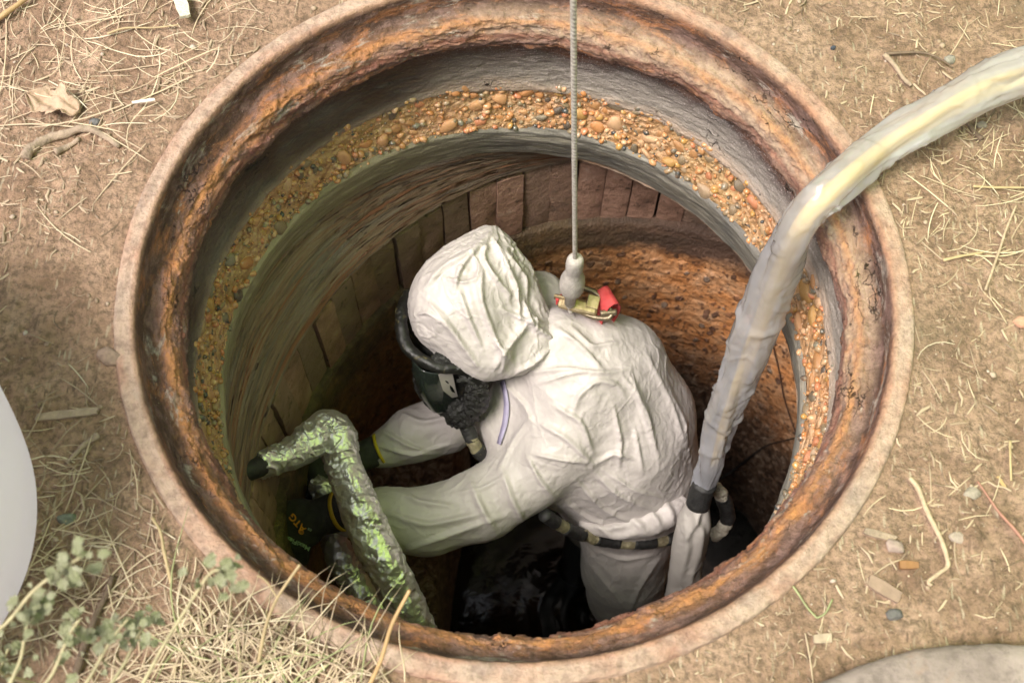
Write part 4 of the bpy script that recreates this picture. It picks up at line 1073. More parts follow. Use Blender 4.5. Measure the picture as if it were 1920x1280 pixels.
# ---- air hose in its plastic sleeve
def m_film():
    m = Mat('milky_plastic_sleeve'); c = m.co()
    tr = m.n('BsdfTransparent'); df = m.n('BsdfDiffuse'); tl = m.n('BsdfTranslucent'); gl = m.n('BsdfGlossy'); fr_ = m.n('Fresnel', i_IOR=1.45)
    nrm = m.bump(m.math('ADD', m.noise(c, 14, 3, .5, .8), m.math('MULTIPLY', m.vor(c, 22), .6)), .35, .010)
    for nd in (df, gl, fr_, tl): m.set(nd.inputs['Normal'], nrm)
    df.inputs[0].default_value = (.80, .82, .90, 1); tl.inputs[0].default_value = (.86, .88, .97, 1); gl.inputs['Roughness'].default_value = .25
    a = m.n('MixShader', n_0=.6); m.set(a.inputs[1], df.outputs[0]); m.set(a.inputs[2], tl.outputs[0])
    b = m.n('MixShader'); m.set(b.inputs[0], m.ramp(m.noise(c, 12, 3), [(.3, .50), (.7, .66)])); m.set(b.inputs[1], tr.outputs[0]); m.set(b.inputs[2], a.outputs[0])
    d = m.n('MixShader', n_0=fr_.outputs[0]); m.set(d.inputs[1], b.outputs[0]); m.set(d.inputs[2], gl.outputs[0])
    m.t.links.new(d.outputs[0], m.out.inputs[0]); return m.m
SLEEVE = m_film()
hosepath = [(2060, 95, .12), (1960, 125, .105), (1850, 160, .09), (1740, 218, .07), (1650, 275, .05), (1570, 340, .045), (1505, 405, .01), (1462, 490, -.09), (1425, 590, -.21), (1392, 680, -.32), (1360, 775, -.44), (1335, 865, -.56), (1318, 915, -.63)]
hose = empty('air_hose', at(1570, 340, .045), 'yellow air hose in a milky plastic sleeve draped over the rim beside the worker', 'hose')
P = [at(*p) for p in hosepath]
V, F, C, arc = tube([p+[.004, -.004, 0] for p in P[:-1]], [.0118]*9+[.0105, .0095, .007], 18, 8); under(obj('hose_core', V, F, plain('cream_hose', (.80, .56, .16), .5, .06)), hose)
rads = [.025, .027, .027, .025, .024, .026, .026, .027, .030, .028, .024, .022, .018]
V, F, C, arc = tube(P, rads, 72, 26, cap=False)
N = vnormals(V, F); aa = np.tile(np.linspace(0, 2*PI, 72, endpoint=False), len(C)); kk = np.stack([np.cos(aa)*.5, np.sin(aa)*.5, arc*5], 1)
V = V+N*(.010*fbm(kk*[1, 1, .8]+2, 2)+.004*fbm(kk*[2, 2, 1.2]+8, 3, .5, True)-.007*np.abs(np.sin(aa+arc*6+1.5*fbm(kk*.4, 2)))**8)[:, None]; V = creases(V, F, 11, .0055, 12, 6); V = creases(V, F, 24, .0022, 14, 6)
under(obj('plastic_sleeve', V, F, SLEEVE), hose)
V, F, C, arc = tube([at(1322, 905, -.615), at(1314, 925, -.64), at(1309, 945, -.665)], [.0215, .021, .0215], 30, 5); under(obj('tape_band', V, F, TAPE_BLACK), hose)
V, F, C, arc = tube([at(*p) for p in ((1309, 945, -.665), (1300, 980, -.71), (1294, 1020, -.77), (1287, 1070, -.85), (1276, 1120, -.95), (1262, 1180, -1.1), (1250, 1230, -1.45))], [.021, .030, .031, .030, .029, .027, .027], 60, 20)
Fq = np.array([f for f in F if len(f) == 4])
V = V+vnormals(V, Fq)*(.006*fbm(V*[16, 16, 7], 3))[:, None]
V = folds(V, Fq, [([(1300, 960), (1318, 1000), (1310, 1060)], .006, 6), ([(1285, 975), (1290, 1030), (1275, 1090)], .006, 6), ([(1316, 955), (1300, 990), (1290, 1010)], .006, 5), ([(1310, 1040), (1295, 1085), (1300, 1120)], .005, 6)])
V = creases(V, Fq, 24, .003, 9)
under(obj('lower_sleeve', V, F, plain('greyish_white_cloth', (.40, .375, .35), .6, .1, 20)), hose)
loop = empty('looped_tube', at(1350, 960, -.80), 'short loop of clear wrapped tube with a black tape band, right of the taped hose', 'tube')
CLEAR = plain('cloudy_wrap', (.50, .46, .38), .35, .3, 40, .006)
wrapped(loop, [(1328, 910, -.70), (1345, 918, -.72), (1360, 945, -.76), (1364, 970, -.80), (1355, 990, -.82), (1338, 1004, -.84)], .0125, 3, 0, (CLEAR, TAPE_BLACK), ('wrap', 'tape_band'))
# thin black cable across the right wall
def wallpt(px, py, r=.598):
    best = None
    for z in np.linspace(-.7, -1.7, 500):
        p = at(px, py, z); d = np.hypot(p[0]-LOW[2], p[1]-LOW[3])
        if d > r: return p
    return p
cab = [wallpt(x, y) for x, y in ((1500, 818), (1470, 826), (1440, 834), (1415, 850), (1392, 868), (1370, 885), (1345, 900), (1300, 925))]
V, F, C, arc = tube(cab, [.0016, .0016, .0016, .0025, .004, .004, .004, .004], 8, 6)
tag(obj('cable', V, F, TAPE_BLACK), 'thin black cable lying across the orange wall behind the hose', 'cable')
crk = [wallpt(x, y, .6005) for x, y in ((1432, 560), (1440, 610), (1452, 660), (1462, 700), (1470, 745), (1484, 790), (1494, 815))]
V, F, C, arc = tube(crk, .0016, 6, 5); under(obj('wall_crack', V, F, plain('crack_shadow', (.06, .03, .02), .9)), shaft)
# ================================================================ ON THE GROUND
# straw litter
rs = np.random.RandomState(5)
STRAW = Mat('straw'); t_ = STRAW.attr('tone')
STRAW = STRAW.done(STRAW.ramp(t_, [(0., (.12, .08, .05)), (.22, (.30, .22, .15)), (.5, (.46, .36, .25)), (.72, (.60, .49, .33)), (.9, (.72, .63, .47)), (1., (.30, .29, .14))]), .6)
def strands(n, cx, cy, sp, lmin, lmax, wmin, wmax, lift, dens=None, box=None, tone=(0, 1), curve=.5, seg=4, rmin=.503, tilt=.12):
    Vs, Fs, Ts = [], [], []; nb = 0
    if box: X = rs.uniform(box[0], box[1], n); Y = rs.uniform(box[2], box[3], n)
    else: X = cx+sp*rs.normal(size=n); Y = cy+sp*rs.normal(size=n)
    keep = np.hypot(X, Y) > rmin
    if dens is not None: keep &= rs.rand(n) < dens(X, Y)
    X, Y = X[keep], Y[keep]; n = len(X)
    L = lmin+(lmax-lmin)*rs.rand(n)**2.5; W = rs.uniform(wmin, wmax, n)*(.6+.4*L/lmax); th = rs.uniform(0, 2*PI, n); k = rs.normal(size=n)*curve
    t = np.linspace(-.5, .5, seg+1)
    a = th[:, None]+k[:, None]*t[None]*2
    dx = np.cumsum(np.cos(a), 1)*(L/(seg+1))[:, None]; dy = np.cumsum(np.sin(a), 1)*(L/(seg+1))[:, None]
    dx -= dx.mean(1)[:, None]; dy -= dy.mean(1)[:, None]
    PX, PY = X[:, None]+dx, Y[:, None]+dy
    R = np.hypot(PX, PY); bad = (R < rmin-.004).any(1)
    PX, PY, a, L, W = PX[~bad], PY[~bad], a[~bad], L[~bad], W[~bad]; n = len(PX)
    # a strand is stiff: its ends rest at the ground, the middle never sinks in it
    G = gheight(PX.ravel(), PY.ravel()).reshape(PX.shape)
    PZ = np.maximum(G.mean(1)[:, None], G*.7+G.mean(1)[:, None]*.3)+(W*.5)[:, None]+lift*rs.rand(n)[:, None]**2+(tilt*L*rs.normal(size=n)*.3)[:, None]*t[None]
    taper = np.interp(t, [-.5, -.3, .35, .5], [.75, 1, .9, .35])
    sx, sy = -np.sin(a), np.cos(a); w2 = W[:, None]*taper[None]/2
    rows = np.stack([np.stack([PX-sx*w2, PY-sy*w2, PZ-w2*.3], -1), np.stack([PX, PY, PZ+w2*.9], -1), np.stack([PX+sx*w2, PY+sy*w2, PZ-w2*.3], -1)], 2)   # n, seg+1, 3, 3
    V = rows.reshape(-1, 3); m = 3*(seg+1)
    base = []
    for s in range(seg):
        for c in (0, 1): base.append((3*s+c, 3*s+c+1, 3*s+c+4, 3*s+c+3))
    base = np.array(base)[:, ::-1]
    F = (base[None]+(np.arange(n)*m)[:, None, None]).reshape(-1, 4)
    T = np.repeat(tone[0]+(tone[1]-tone[0])*rs.beta(2, 2, n), m)
    return V, F, T
def litter_density(X, Y):
    P3 = np.stack([X, Y, 0*X], 1)
    d = S(fbm(P3*3.0+4, 4, .6), -.22, .42)*.95+.05
    d *= 1-.75*np.exp(-(((X+.72)/.13)**2+((Y+.22)/.14)**2))
    d *= 1-.6*np.exp(-(((X-.62)/.2)**2+((Y+.42)/.12)**2))
    return np.clip(d, 0, 1)
box = (-1.15, 1.25, -.75, 1.35)
sets = [strands(46000, 0, 0, 0, .003, .034, .0008, .0046, .0016, litter_density, box, (0, .58), .30, 2),
        strands(7000, 0, 0, 0, .012, .075, .0006, .0024, .004, litter_density, box, (.0, .8), .35, 4),
        strands(450, -.62, .42, .16, .04, .15, .0011, .0024, .010, None, None, (.3, .95), .3, 5),
        strands(330, .78, .15, .14, .03, .11, .0010, .0022, .008, None, None, (.3, .95), .3, 5),
        strands(500, -.52, -.42, .12, .03, .12, .0010, .0022, .010, None, None, (.2, .95), .35, 5),
        strands(380, .95, .75, .18, .03, .12, .0010, .0022, .008, None, None, (.3, .95), .35, 5)]
Vs, Fs, Ts, nb = [], [], [], 0
for V, F, T in sets: Vs.append(V); Fs.append(F+nb); Ts.append(T); nb += len(V)
tag(obj('straw_litter', np.vstack(Vs), np.vstack(Fs), STRAW, attr={'tone': np.concatenate(Ts)}), 'chopped straw, bark and dry stems scattered over the trampled earth', None, None, 'stuff')
# gravel grains
n = 5200; X = rs.uniform(box[0], box[1], n); Y = rs.uniform(box[2], box[3], n); k = np.hypot(X, Y) > .505; X, Y = X[k], Y[k]; n = len(X)
r = .0008+.0042*rs.rand(n)**5; Z = gheight(X, Y)
B = ICO1[0]*(1+.3*fbm(ICO1[0]*2, 2))[:, None]
th = rs.uniform(0, 6.28, n); sq = rs.uniform(.6, 1.2, n)
Vx = B[None, :, 0]*r[:, None]*sq[:, None]; Vy = B[None, :, 1]*r[:, None]; Vz = B[None, :, 2]*r[:, None]*.7
V = np.stack([X[:, None]+Vx*np.cos(th)[:, None]-Vy*np.sin(th)[:, None], Y[:, None]+Vx*np.sin(th)[:, None]+Vy*np.cos(th)[:, None], Z[:, None]+Vz+r[:, None]*.2], -1).reshape(-1, 3)
F = (ICO1[1][None]+(np.arange(n)*len(B))[:, None, None]).reshape(-1, 3)
GRIT = Mat('grit'); tt_ = GRIT.attr('tone')
GRIT = GRIT.done(GRIT.ramp(tt_, [(0., (.20, .14, .09)), (.5, (.36, .27, .19)), (.85, (.42, .34, .27)), (.97, (.48, .41, .35))]), .8, GRIT.bump(GRIT.noise(GRIT.co(), 200, 4), .5, .002))
tag(obj('gravel', V, F, GRIT, attr={'tone': np.repeat(rs.rand(n), len(B))}, smooth=True), 'small clods and grains of gravel on the earth', None, None, 'stuff')

# dry grass mass at the bottom edge, in front of the ring
def blades(n, area, lmin, lmax, w, zr, name, mat, ang=(0, 6.28), tone=(.15, .9), bendz=.5):
    Vs, Fs, Ts = [], [], []; nb = 0
    for k in range(n):
        px, py = rs.uniform(area[0], area[2]), rs.uniform(area[1], area[3])
        b = at(px, py, 0); 
        if np.hypot(b[0], b[1]) < .503: continue
        b[2] = gheight(b[0:1], b[1:2])[0]
        L = rs.uniform(lmin, lmax); a = rs.uniform(*ang); up = rs.uniform(*zr)
        d = np.array([math.cos(a), math.sin(a), 0]); P = []
        for t in np.linspace(0, 1, 7):
            P.append(b+d*L*t*math.cos(up)+np.array([0, 0, 1])*L*(t*math.sin(up)-bendz*t*t*math.sin(up)*.9)+np.array([-d[1], d[0], 0])*L*.12*math.sin(t*3+k))
        P = np.array(P); P[:, 2] = np.maximum(P[:, 2], .006)
        V, F, C, arc = tube(P, list(w*np.interp(np.linspace(0, 1, 7), [0, .5, 1], [1, .8, .15])), 4, 1)
        Vs.append(V); Fs += [tuple(i+nb for i in f) for f in F]; nb += len(V); Ts.append(np.full(len(V), rs.uniform(*tone)))
    return tag(obj(name, np.vstack(Vs), Fs, mat, attr={'tone': np.concatenate(Ts)}), None, None, None, 'stuff')
g1 = blades(400, (330, 1150, 760, 1330), .03, .11, .0011, (.0, .35), 'dry_grass', STRAW)
tag(g1, 'tangle of dry yellow grass lying against the frame at the bottom of the photo')
g2 = blades(26, (330, 1180, 720, 1330), .07, .15, .0012, (.05, .35), 'green_grass', plain('pale_green_blade', (.30, .32, .15), .6, .2))
tag(g2, 'a few pale green grass blades among the dry ones at the bottom of the photo')

def ground_pt(px, py, lift=0.):
    p = at(px, py, 0.); p[2] = gheight(p[0:1], p[1:2])[0]+lift; return p
def stick(name, pts, r0, r1, mat, label, cat, lift=.004, n=8, knots=0., flat=False, group=None):
    P = [ground_pt(x, y, lift+(h if h else 0)) for x, y, *hh in pts for h in [hh[0] if hh else 0]]
    # every stick leans on the litter, never below it
    V, F, C, arc = tube(P, list(np.linspace(r0, r1, len(P))), n, 8)
    N = V-np.vstack([np.repeat(C, n, 0), C[:1], C[-1:]])
    V = V+N*(.35*fbm(V*90+r0*100, 3))[:, None]*(1+knots)
    if flat: V[:, 2] = V[:, 2].mean()*0+P[0][2]+(V[:, 2]-P[0][2])*.45
    o = obj(name, V, F, mat); return tag(o, label, cat, group)
WOOD_P = plain('pale_twig', (.46, .35, .24), .65, .2, 80, .002); WOOD_D = plain('dark_twig', (.17, .12, .085), .75, .3, 80, .002); WOOD_B = plain('bark', (.34, .26, .19), .8, .3, 60, .003)
REED = plain('golden_reed', (.46, .31, .15), .5, .15, 40, .001); RED_S = plain('reddish_stem', (.34, .17, .12), .6, .2, 60)
YEL = plain('yellow_stalk', (.44, .34, .19), .6, .15, 50); GRN = plain('greyish_green', (.28, .30, .15), .6, .2, 50)
stick('twig', [(1702, 898), (1716, 915), (1735, 965), (1755, 1010), (1768, 1045), (1772, 1064), (1755, 1078), (1738, 1092), (1742, 1100)], .0032, .0024, WOOD_P, 'pale bent twig hooked at its lower end, lying right of the ring', 'twig', .005)
stick('stem', [(1826, 908), (1850, 940), (1868, 965), (1895, 1000), (1935, 1045)], .0014, .0022, RED_S, 'thin straight reddish stem right of the pale hooked twig', 'stem', .006)
stick('bark_strip', [(50, 300), (62, 282), (90, 262), (130, 250), (165, 248), (195, 258), (226, 278)], .0075, .0035, WOOD_B, 'curved strip of grey brown bark below the dry leaf', 'bark strip', .004, 10, .5)
stick('bark_strip', [(105, 287), (125, 274), (150, 262)], .005, .003, WOOD_B, 'short bark strip under the curved one at the left', 'bark strip', .003, 8, .6)
stick('reed', [(-20, 55), (20, 33), (50, 12), (80, -8)], .0038, .0036, REED, 'golden reed crossing the top left corner', 'reed', .010)
stick('straw_stalk', [(205, 72), (240, 62), (290, 58), (338, 57)], .0016, .001, YEL, 'long pale straw stalk left of the white husk', 'straw', .008)
stick('straw_stalk', [(1818, 359), (1860, 360), (1925, 361)], .0018, .0014, YEL, 'straight pale straw pointing out of the right edge', 'straw', .008)
stick('straw_stalk', [(1895, 398), (1878, 440), (1865, 480), (1838, 555)], .0014, .0018, WOOD_P, 'curved pinkish straw leaning down near the right edge', 'straw', .012)
stick('straw_stalk', [(1765, 493), (1800, 486), (1838, 480)], .0022, .0014, YEL, 'short golden straw left of the curved pinkish one', 'straw', .006)
stick('twig', [(1655, 108), (1675, 125), (1692, 150), (1706, 165)], .0035, .003, WOOD_B, 'thick short brown twig above the sleeved hose', 'twig', .005, 8, .5)
stick('twig', [(1655, 108), (1720, 108), (1755, 120), (1785, 132)], .002, .0012, WOOD_D, 'thin dark twig above the hose, pointing right', 'twig', .006)
stick('twig', [(1795, 218), (1806, 235), (1822, 250), (1836, 268)], .0025, .0038, WOOD_D, 'dark knobbly twig just below the hose', 'twig', .004, 8, .8)
stick('twig', [(212, 1080), (200, 1115), (180, 1160), (160, 1215), (145, 1262)], .003, .0045, WOOD_D, 'dark straight stick behind the green weeds', 'stick', .006)
stick('straw_stalk', [(290, 975), (305, 1000), (312, 1035), (320, 1070), (328, 1098)], .0018, .0022, YEL, 'curvy yellow stalk left of the lower left rim', 'straw', .012)
stick('straw_stalk', [(1890, 830), (1888, 860), (1890, 905)], .0016, .0012, YEL, 'short pale straw at the right edge above the reddish stem', 'straw', .007)
stick('wood_splinter', [(188, 818), (165, 835), (145, 855), (130, 872)], .004, .0025, WOOD_B, 'jagged grey splinter below the flat wood chip', 'splinter', .005, 6, 1.)
stick('straw_stalk', [(1465, 1075), (1490, 1105), (1512, 1140), (1530, 1160)], .0012, .001, GRN, 'thin green stem on bare earth left of the cover', 'stem', .004)
stick('straw_stalk', [(1558, 1125), (1545, 1150), (1530, 1160)], .0012, .0012, GRN, 'short green stem forming a V with the longer one', 'stem', .004)
def slab(name, px, py, L, Wd, T, ang, mat, label, cat, lift=0.):
    import bmesh
    bm = bmesh.new(); bmesh.ops.create_grid(bm, x_segments=10, y_segments=4, size=.5)
    V = np.array([v.co[:] for v in bm.verts]); F = [tuple(v.index for v in f.verts) for f in bm.faces]; bm.free()
    V = V*[L, Wd, 1]; V[:, 0] += .06*L*perlin(V*[0, 120, 0]+px); V[:, 1] *= 1-.35*np.abs(V[:, 0]/L)**2*2+.2*perlin(V*[60, 0, 0]+py); V[:, 2] = T*(.5+.3*fbm(V*60, 3)); 
    n = len(V); Vb = V.copy(); Vb[:, 2] -= T
    from collections import Counter
    e = Counter(tuple(sorted((f[i], f[(i+1) % 4]))) for f in F for i in range(4)); FF = F+[tuple(i+n for i in f[::-1]) for f in F]
    for f in F:
        for i in range(4):
            a, b = f[i], f[(i+1) % 4]
            if e[tuple(sorted((a, b)))] == 1: FF.append((b, a, a+n, b+n))
    V = np.vstack([V, Vb]); c, s = math.cos(ang), math.sin(ang); p = ground_pt(px, py, T*.6+lift)
    V = np.stack([V[:, 0]*c-V[:, 1]*s, V[:, 0]*s+V[:, 1]*c, V[:, 2]], 1)+p
    return tag(obj(name, V, FF, mat, smooth=False), label, cat)
slab('wood_chip', 128, 779, .072, .010, .004, .15, WOOD_B, 'long flat grey wood chip lying left of the ring', 'wood chip', .002)
slab('wood_chip', 1655, 1106, .038, .015, .006, -.55, plain('pinkish_wood', (.27, .19, .14), .8, .2, 60), 'brown wedge of wood above the grey stone near the cover', 'wood chip')
slab('wood_chip', 1648, 1004, .036, .008, .004, -.25, WOOD_B, 'small grey wood chip beside the pinkish stone', 'wood chip')
slab('wood_chip', 1700, 1062, .021, .009, .006, .0, plain('rusty_brown', (.24, .12, .05), .7, .2, 60), 'small orange brown rectangular chip', 'chip')
slab('wood_chip', 1876, 907, .018, .004, .002, -1.1, REED, 'orange sliver of wood above the reddish stem', 'wood chip')
slab('wood_chip', 1540, 1198, .020, .010, .004, .1, plain('pale_chip', (.38, .30, .22), .8, .2, 60), 'pale rounded chip in the straw left of the cover', 'wood chip')
slab('husk', 343, 14, .060, .018, .005, -1.2, plain('white_husk', (.62, .59, .46), .5, .1, 90, .002), 'bright white husk lying at the top edge above the ring', 'husk', .012)
slab('straw_chip', 275, 203, .030, .004, .002, .2, plain('white_straw', (.78, .74, .66), .5, .1), 'short bright white straw in the tangle left of the ring', 'straw', .012)
# dry leaf
n = 14; gx, gy = np.meshgrid(np.linspace(-1, 1, 22), np.linspace(-1, 1, n)); p = ground_pt(106, 203, .010)
w_ = np.sqrt(np.clip(1-gx**2, 0, 1))*(1+.25*np.sin(gx*9)+.12*np.sin(gx*23))
V = np.stack([gx.ravel()*.037, (gy*w_).ravel()*.021, (.004*np.sin(gx*5)+.006*gy**2*w_+.003*np.sin(gy*7+gx*4)).ravel()], 1); c, s = math.cos(-.25), math.sin(-.25)
V = np.stack([V[:, 0]*c-V[:, 1]*s, V[:, 0]*s+V[:, 1]*c, V[:, 2]], 1)+p
o = tag(obj('dry_leaf', V, grid_faces(22, n, False), plain('dry_leaf', (.46, .33, .23), .75, .15, 50, .002)), 'pale curled dry leaf above the bark strip at the left', 'leaf'); o.modifiers.new('t', 'SOLIDIFY').thickness = .0006
def stone(px, py, r, col, label, seed, flat=.6, gloss=.75):
    B = ico(3); V = B[0]*(1+.35*fbm(B[0]*.9+seed, 3))[:, None]
    r2 = np.random.RandomState(seed)
    for _ in range(5):
        nn = r2.normal(size=3); nn /= np.linalg.norm(nn); V -= np.clip(V@nn-.7, 0, None)[:, None]*nn*.9
    V = V*[r, r*.75, r*flat]+ground_pt(px, py, r*flat*.35)
    return tag(obj('stone', V, B[1], plain('stone', col, gloss, .25, 120, .002)), label, 'stone')
stone(1561, 94, .0042, (.03, .04, .06), 'tiny dark blue stone upper right of the ring', 1, .9, .3)
stone(1677, 1153, .0095, (.12, .115, .11), 'small dark grey angular stone just above the cover', 2)
stone(1674, 1027, .012, (.34, .26, .22), 'pinkish stone half sunk in the earth beside the grey chip', 3)
stone(1819, 926, .011, (.30, .26, .21), 'pale oval stone left of the reddish stem', 4, .4)
stone(1792, 1010, .010, (.38, .31, .26), 'small pinkish stone right of the pale hooked twig', 5, .4)
stone(124, 972, .011, (.17, .19, .15), 'dull green grey stone on bare earth left of the ring', 6)
stone(179, 231, .0085, (.13, .13, .13), 'dark grey stone right of the dry leaf', 7)
stone(205, 668, .016, (.28, .20, .15), 'brown clod like stone at the left of the ring', 8)
stone(1838, 238, .008, (.30, .26, .21), 'grey brown stone below the hose near the right edge', 10)
stone(1780, 116, .009, (.28, .26, .22), 'round grey stone above the sleeved hose', 12)
stone(1913, 607, .012, (.55, .30, .20), 'pinkish orange pebble at the right edge', 13)

# cover lying on the ground, lower right
lc = at(1812, 1200, .035); Rl = .43; ctr = np.array([lc[0]+.035, lc[1]-Rl, 0])
lid = empty('manhole_cover', (ctr[0], ctr[1], 0), 'round grey stained manhole cover with only its upper edge in the bottom right corner', 'manhole cover')
def m_lid():
    m = Mat('grey_cover'); c = m.co(); n = m.noise(c, 9, 6, .65); f = m.noise(c, 70, 5, .65)
    base = m.ramp(n, [(.3, (.20, .16, .145)), (.5, (.29, .235, .215)), (.68, (.36, .30, .27))])
    base = m.mix(m.ramp(m.noise(c, 17, 5, .7), [(.55, 0.), (.68, .6)]), base, (.30, .19, .13)); base = m.mix(m.ramp(f, [(.33, .6), (.5, 0.)]), base, (.14, .11, .10))
    return m.done(base, .8, m.bump(m.math('ADD', m.noise(c, 60, 8, .7), f), .8, .003))
V, F, pc = lathe([(.001, .036), (.2, .036), (.39, .035), (Rl-.012, .034), (Rl-.003, .030), (Rl, .022), (Rl-.001, .002), (Rl-.02, -.01)], 500, 60, lambda pc, v, a: -.0025*fbm(pc*9, 5)-.003*S(v, .41, .44)*fbm(pc*30, 4))
V[:, :2] += ctr[:2]
under(obj('cover_plate', V, F[:, ::-1] if False else F, m_lid(), attr={'pc': pc}), lid)

# white plastic container at the left edge
WP = Mat('white_plastic'); WP = WP.done((.84, .83, .86), .35, WP.bump(WP.noise(WP.co(), 6, 2), .2, .01))
_tl = bpy.data.materials['white_plastic'].node_tree; _a = _tl.nodes.new('ShaderNodeBsdfTranslucent'); _a.inputs[0].default_value = (.92, .93, .97, 1); _m = _tl.nodes.new('ShaderNodeMixShader'); _m.inputs[0].default_value = .55     # thin plastic lets the daylight through
_tl.links.new(_tl.nodes['Principled BSDF'].outputs[0], _m.inputs[1]); _tl.links.new(_a.outputs[0], _m.inputs[2]); _tl.links.new(_m.outputs[0], _tl.nodes['Material Output'].inputs[0])
can = empty('plastic_container', at(-110, 950, 0), 'large white plastic container, only its smooth rounded side showing at the left edge', 'container')
cc0 = at(-628, 955, .16); prof = [(.001, .0), (.10, .0), (.125, .01), (.135, .04), (.142, .12), (.140, .20), (.128, .25), (.10, .285), (.06, .305), (.045, .31), (.042, .33)]
Q, _ = resample(prof, 60)
for _ in range(4): Q[1:-1] = .25*Q[:-2]+.5*Q[1:-1]+.25*Q[2:]
a = np.linspace(0, 2*PI, 160, endpoint=False); A, RR = np.meshgrid(a, Q[:, 0]); Q = Q*[2.35, 1.1]; RR = RR*2.35; ZZ = np.repeat(Q[:, 1], 160).reshape(A.shape)
sup = 1+.03*np.cos(4*A)+.012*perlin(np.stack([np.cos(A).ravel()*2, np.sin(A).ravel()*2, ZZ.ravel()*14], 1)).reshape(A.shape)
V = np.stack([cc0[0]+RR*sup*np.cos(A), cc0[1]+RR*sup*np.sin(A), ZZ], -1).reshape(-1, 3)
under(obj('body', V, grid_faces(160, 60, True), WP), can)
V = np.array([(cc0[0]+r*math.cos(t), cc0[1]+r*math.sin(t), z) for r, z in ((.10, .345), (.102, .352), (.102, .385), (.095, .392), (.001, .392)) for t in np.linspace(0, 2*PI, 40, endpoint=False)])
under(obj('cap', V, grid_faces(40, 5, True), plain('blue_cap', (.08, .16, .35), .4)), can)

# green weeds close to the lens, lower left
LEAF = plain('downy_leaf', (.50, .52, .27), .7, .3, 90, .002); LEAF.node_tree.nodes['Principled BSDF'].inputs['Sheen Weight'].default_value = .3
STEM = plain('dry_green_stem', (.42, .38, .22), .7, .2, 60)
leaf_me = []
for k in range(4):
    gx, gy = np.meshgrid(np.linspace(0, 1, 9), np.linspace(-1, 1, 7)); wd = np.sin(np.clip(gx, .02, 1)**.8*PI)*.42*(1+.25*np.sin(gx*25+k))
    V = np.stack([gx, gy*wd, -.35*gx**2+.12*np.abs(gy)*wd*2+.10*np.sin(gx*11+gy*5+k)], -1).reshape(-1, 3)
    me = mesh('leaf', V, grid_faces(9, 7, False)); me.materials.append(LEAF); leaf_me.append(me)
def weed(pts, label, heads, nl=26, s=.012, stem_r=.0017):
    """pts along the stem (px, py, z); heads: indices of the stem points with leaf clusters"""
    P = [at(*p) for p in pts]; root = empty('weed', (P[0][0], P[0][1], 0), label, 'weed', 'downy green weeds in the lower left corner')
    g0 = P[0].copy(); g0[2] = 0.; P = [g0]+P
    V, F, C, arc = tube(P, list(np.linspace(stem_r*1.3, stem_r*.6, len(P))), 6, 6); under(obj('stem', V, F, STEM), root)
    for h in heads:
        for k in range(int(nl*1.2)):
            o = bpy.data.objects.new('leaf', leaf_me[rs.randint(4)]); sc.collection.objects.link(o); t = rs.rand()
            i = min(h, len(P)-2); b = P[i]+(P[i+1]-P[i])*t+rs.normal(size=3)*.009
            o.location = Vector(b)-root.location; d = Vector(rs.normal(size=3)+np.array([0, 0, .3])); o.rotation_euler = d.to_track_quat('X', 'Z').to_euler()
            q = s*rs.uniform(.5, 1.15); o.scale = (q, q, q); o.parent = root
weed([(-60, 1230, .22), (10, 1170, .26), (60, 1110, .30), (110, 1070, .33), (150, 1045, .35)], 'tallest downy weed arching up beside the white container', (4, 5), 14)
weed([(20, 1330, .2), (40, 1230, .23), (55, 1150, .26), (65, 1125, .27)], 'short downy weed in front of the white container', (3, 4), 11)
weed([(60, 1340, .2), (100, 1260, .22), (130, 1190, .25), (150, 1160, .26)], 'downy weed with a drooping head over bare earth', (2, 3, 4), 8)
weed([(140, 1340, .16), (180, 1250, .19), (215, 1190, .22), (240, 1160, .23)], 'downy weed second from the right of the leafy ones', (2, 3, 4), 7)
weed([(240, 1360, .16), (290, 1240, .2), (350, 1140, .25), (400, 1070, .29), (440, 1090, .29)], 'tall thin weed whose grey green tip reaches over the lower left rim', (4, 5), 10, .013)
weed([(190, 1330, .14), (235, 1240, .16), (262, 1185, .18), (285, 1165, .18)], 'small pale weed between the drooping one and the tall thin one', (3, 4), 9, .012)
weed([(-20, 1330, .12), (-5, 1270, .13), (15, 1215, .14)], 'small weed in the very corner below the container', (2, 3), 9, .014)
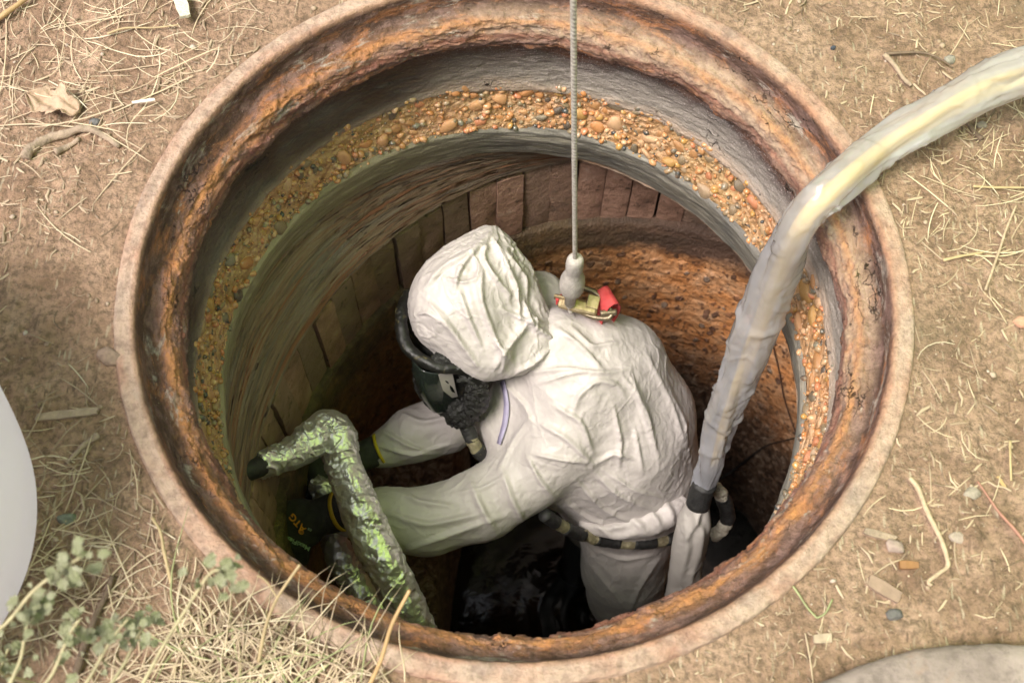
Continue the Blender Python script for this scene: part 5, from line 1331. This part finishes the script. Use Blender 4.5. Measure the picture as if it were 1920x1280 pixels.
# standing dry stalks in front of the rim
def stalk(pts, r, mat, label):
    P = [at(*p) for p in pts]; V, F, C, arc = tube(P, list(np.linspace(r, r*.7, len(P))), 7, 8); return tag(obj('grass_stalk', V, F, mat), label, 'stalk')
stalk([(690, 1290, .01), (715, 1235, .05), (735, 1170, .09), (768, 1106, .12)], .0026, REED, 'golden stalk standing in front of the rim at the bottom centre')
stalk([(485, 1240, .01), (498, 1175, .04), (520, 1120, .07), (562, 1058, .10)], .0022, YEL, 'pale forked stalk standing in front of the lower left rim')
stalk([(520, 1120, .07), (500, 1090, .075), (482, 1078, .08)], .0010, YEL, 'fine side shoot of the pale forked stalk')

# added translucent green sheet, unseen on the right, to tint the left wall's light
GT = Mat('green_tint_sheet'); tl = GT.n('BsdfTranslucent'); tl.inputs[0].default_value = (.62, .98, .16, 1); df = GT.n('BsdfDiffuse'); df.inputs[0].default_value = (.14, .30, .05, 1)
mx = GT.n('MixShader', n_0=.06); GT.set(mx.inputs[1], tl.outputs[0]); GT.set(mx.inputs[2], df.outputs[0]); GT.t.links.new(mx.outputs[0], GT.out.inputs[0])
gx, gy = np.meshgrid(np.linspace(0, 1, 30), np.linspace(-1, 1, 30))
X = .30+gx*1.4; Y = gy*.9-.05; Z = 1.47+.2*gx-.10*np.sin(gx*PI)*np.cos(gy*PI/2)+.02*np.sin(gy*9)
tint_root = empty('tint_sheet', (2.4, 0, 0), 'added green fabric sheet on four poles, unseen right of the manhole, tinting its light', 'tint_sheet')
o = under(obj('tint_cloth', np.stack([X, Y, Z], -1).reshape(-1, 3), grid_faces(30, 30, False), GT.m), tint_root)
for x, y, z in ((1.35, -.94, 1.6), (1.35, .84, 1.6), (1.69, -.94, 1.66), (1.69, .84, 1.66)):
    V, F, C, arc = tube([np.array([x, y, -.02]), np.array([x, y, z/2]), np.array([x, y, z])], .018, 10, 2); under(obj('pole', V, F, plain('grey_pole', (.4, .4, .4), .4)), tint_root)
# pebbles and bricks were placed in world coordinates: give them the same offset as their parents
for o in list(bpy.data.objects):
    if o.name.startswith(('pebble', 'brick')) and o.parent in (band, course): o.matrix_parent_inverse = Matrix.Identity(4)
